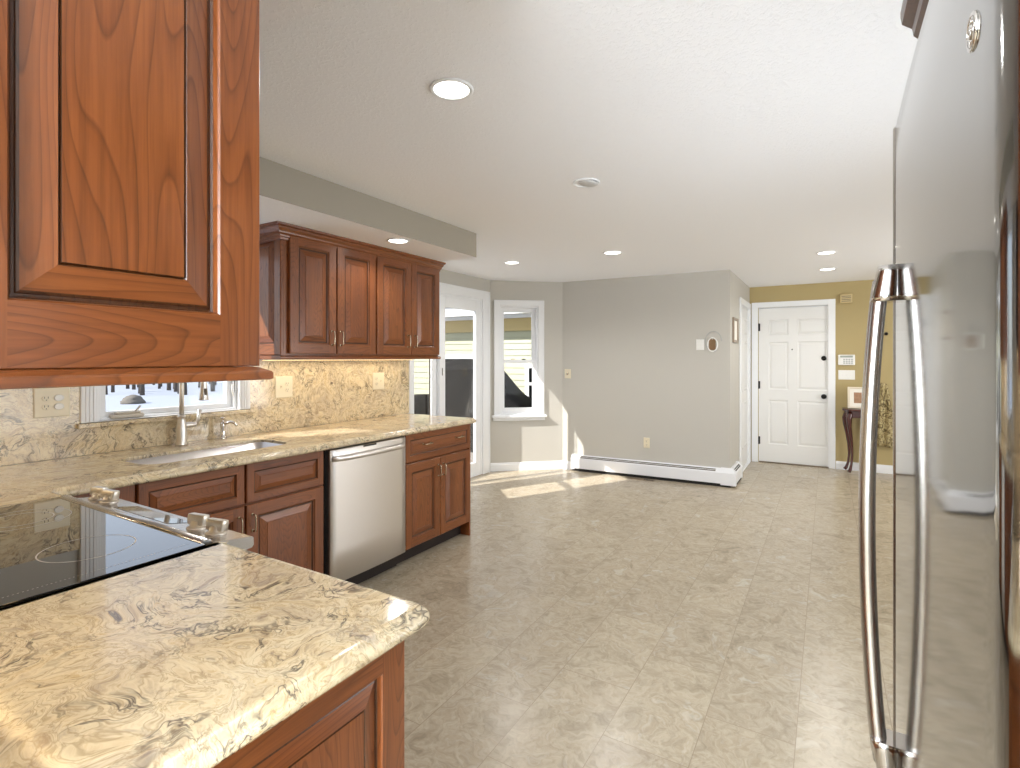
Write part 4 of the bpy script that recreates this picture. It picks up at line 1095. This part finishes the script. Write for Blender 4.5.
# ------------------------------------------------------------------ outdoors
mb = MB(); mb.box(-70, XB-.2, -60, 60, -.6, -.4, 'snow'); structure(mb.build('ground'))
mb = MB(); mb.box(-8.5, XB-.15, 4.0, 8.55, -.3, -.12, 'deck'); structure(mb.build('deck'))
nb = thing('house_wing', 'cream clapboard house wing seen through the bay glass', 'building', (-7, 8.7, -.4))
mb = MB(); WZ = 1.90; x0, x1 = -13, -3.0
z = -.4; k = 0
while z < WZ:
    z2 = min(z+.115, WZ)
    mb.prism([(8.60, z), (8.585, z), (8.60, z2)], lambda p, q, s_: (s_, p, q), x0, x1, 'siding'); z = z2
mb.box(x0, x1, 8.605, 8.75, -.4, 2.4, 'siding'); mb.build('clapboards', nb)
mb = MB(); mb.box(x0, x1, 8.56, 8.604, WZ, 2.14, 'band'); mb.build('frieze_board', nb)
mb = MB(); mb.box(x0, x1, 8.10, 8.62, 2.20, 2.24, 'white'); mb.box(x0, x1, 8.06, 8.10, 2.18, 2.38, 'white'); mb.box(x0, x1, 8.5, 8.6, 2.14, 2.2, 'white'); mb.build('eave', nb)
mb = MB(); mb.face([(x0, 8.0, 2.37), (x1, 8.0, 2.37), (x1, 12, 3.6), (x0, 12, 3.6)], 'rock'); mb.face([(x0, 8.0, 2.40), (x1, 8.0, 2.40), (x1, 12, 3.63), (x0, 12, 3.63)], 'rock'); mb.build('roof', nb)
for (a, b, za, zb) in ((-4.80, -4.2, .55, 1.28), (-7.05, -5.75, .30, 1.45)):
    pn_ = lambda s_, z_, w_: (s_, 8.57+w_, z_)
    mb = MB(); frame_rect(mb, pn_, a, b, za, zb, .075, -.03, .02, 'white'); fbox(mb, pn_, a+.07, b-.07, (za+zb)/2-.025, (za+zb)/2+.025, -.02, .02, 'white'); wf_ = mb.build('window', nb)
    mb = MB(); fbox(mb, pn_, a+.07, b-.07, za+.07, zb-.07, 0, .01, 'darkglass'); mb.build('pane', wf_)
def covered(label, prof, ya, yb, seed):
    """draped cover: prof of (x,z) silhouette; folds along the skirt"""
    rnd = random.Random(seed); mb = MB(); loops = []
    N_ = 9
    for j in range(N_+1):
        t = j/N_; y = lerp(ya, yb, t); sh_ = 1-.10*abs(2*t-1)**3
        loops.append([(x+.02*math.sin(i*2.1+j*1.3), y+.02*math.sin(i*1.7+j), -.12+(z+.12)*sh_) for i, (x, z) in enumerate(prof)])
    mb.rings(loops, 'cover', smooth=True)
    return tag(mb.build('grill_cover'), label, 'grill cover')
covered('tall black cover over a grill outside the bay window', [(-5.75, -.12), (-5.7, .4), (-5.68, 1.0), (-5.6, 1.32), (-5.3, 1.38), (-4.75, 1.36), (-4.55, 1.18), (-4.4, .98), (-4.25, .84), (-4.05, .74), (-3.98, .6), (-3.95, .2), (-3.95, -.12)], 6.95, 7.6, 1)
covered('low black cover over patio furniture outside the sliding door', [(-7.0, -.12), (-6.9, .3), (-6.75, .55), (-6.3, .74), (-6.0, .76), (-5.9, .5), (-5.86, -.12)], 6.9, 7.6, 2)
pt_ = thing('patio_table', 'white patio table with snow on its top outside the sliding door', 'table', (-6.9, 6.5, -.12))
mb = MB(); mb.box(-7.1, -5.95, 6.15, 6.75, .62, .66, 'white', .01); mb.build('tabletop', pt_)
mb = MB(); mb.box(-7.09, -5.97, 6.16, 6.74, .66, .72, 'snow', .025, 2); mb.build('snow_layer', pt_)
for x in (-7.0, -6.05):
    for y in (6.25, 6.65): mb = MB(); mb.box(x-.03, x+.03, y-.03, y+.03, -.1195, .62, 'white', .004); mb.build('leg', pt_)
# bare trees in the snowy yard
def make_tree(seed):
    rnd = random.Random(seed); mb = MB()
    h_ = 9; pts_ = [(rnd.uniform(-.04, .04)*i, rnd.uniform(-.04, .04)*i, h_*i/6-.05) for i in range(7)]
    mb.tube(pts_, [.13, .10, .09, .08, .06, .04, .03], 'bark', 8)
    for i in range(9):
        z = rnd.uniform(1.6, 7.5); a = rnd.uniform(0, 2*PI); L_ = rnd.uniform(.3, .5)
        mb.tube([(0, 0, z), (L_*.5*math.cos(a), L_*.5*math.sin(a), z+L_*.4), (L_*math.cos(a), L_*math.sin(a), z+L_*.9)], [.05, .035, .012], 'bark', 6)
    o_ = mb.build('bare_tree'); return tag(o_, 'bare dark tree standing in the snowy yard beyond the sink window', 'tree', 'bare trees beyond the sink window')
t0 = [make_tree(1), make_tree(2), make_tree(3)]
st_, ct_ = math.sin(TH), math.cos(TH)
k = 0
spots = []
while len(spots) < 34:
    u = random.uniform(96, 232); d = random.uniform(25, 38); a_ = (u-510)/F_PX
    x, y = (-st_+a_*ct_)*d, (ct_+a_*st_)*d
    if all(math.hypot(x-p, y-q) > 1.15 for p, q in spots): spots.append((x, y))
for i, (x, y) in enumerate(spots):
    o_ = t0[i] if i < 3 else copy_tree(t0[i % 3]); o_.location = (x, y, -.4); o_.rotation_euler = (0, 0, random.uniform(0, 6)); s_ = random.uniform(.6, .9); o_.scale = (s_, s_, s_)
mb = MB(); u = 133; d = 21; a_ = (u-510)/F_PX; bx_, by_ = (-st_+a_*ct_)*d, (ct_+a_*st_)*d
rnd = random.Random(4); L = []
for j in range(7):
    t = j/6; L.append([(bx_+(.42*math.sqrt(max(.02, 1-t*t)))*math.cos(2*PI*i/14)*rnd.uniform(.85, 1.1), by_+(.42*math.sqrt(max(.02, 1-t*t)))*math.sin(2*PI*i/14)*rnd.uniform(.85, 1.1), -.41+.36*t) for i in range(14)])
mb.rings(L, 'rock'); tag(mb.build('boulder'), 'grey boulder in the snow beyond the sink window', 'boulder')
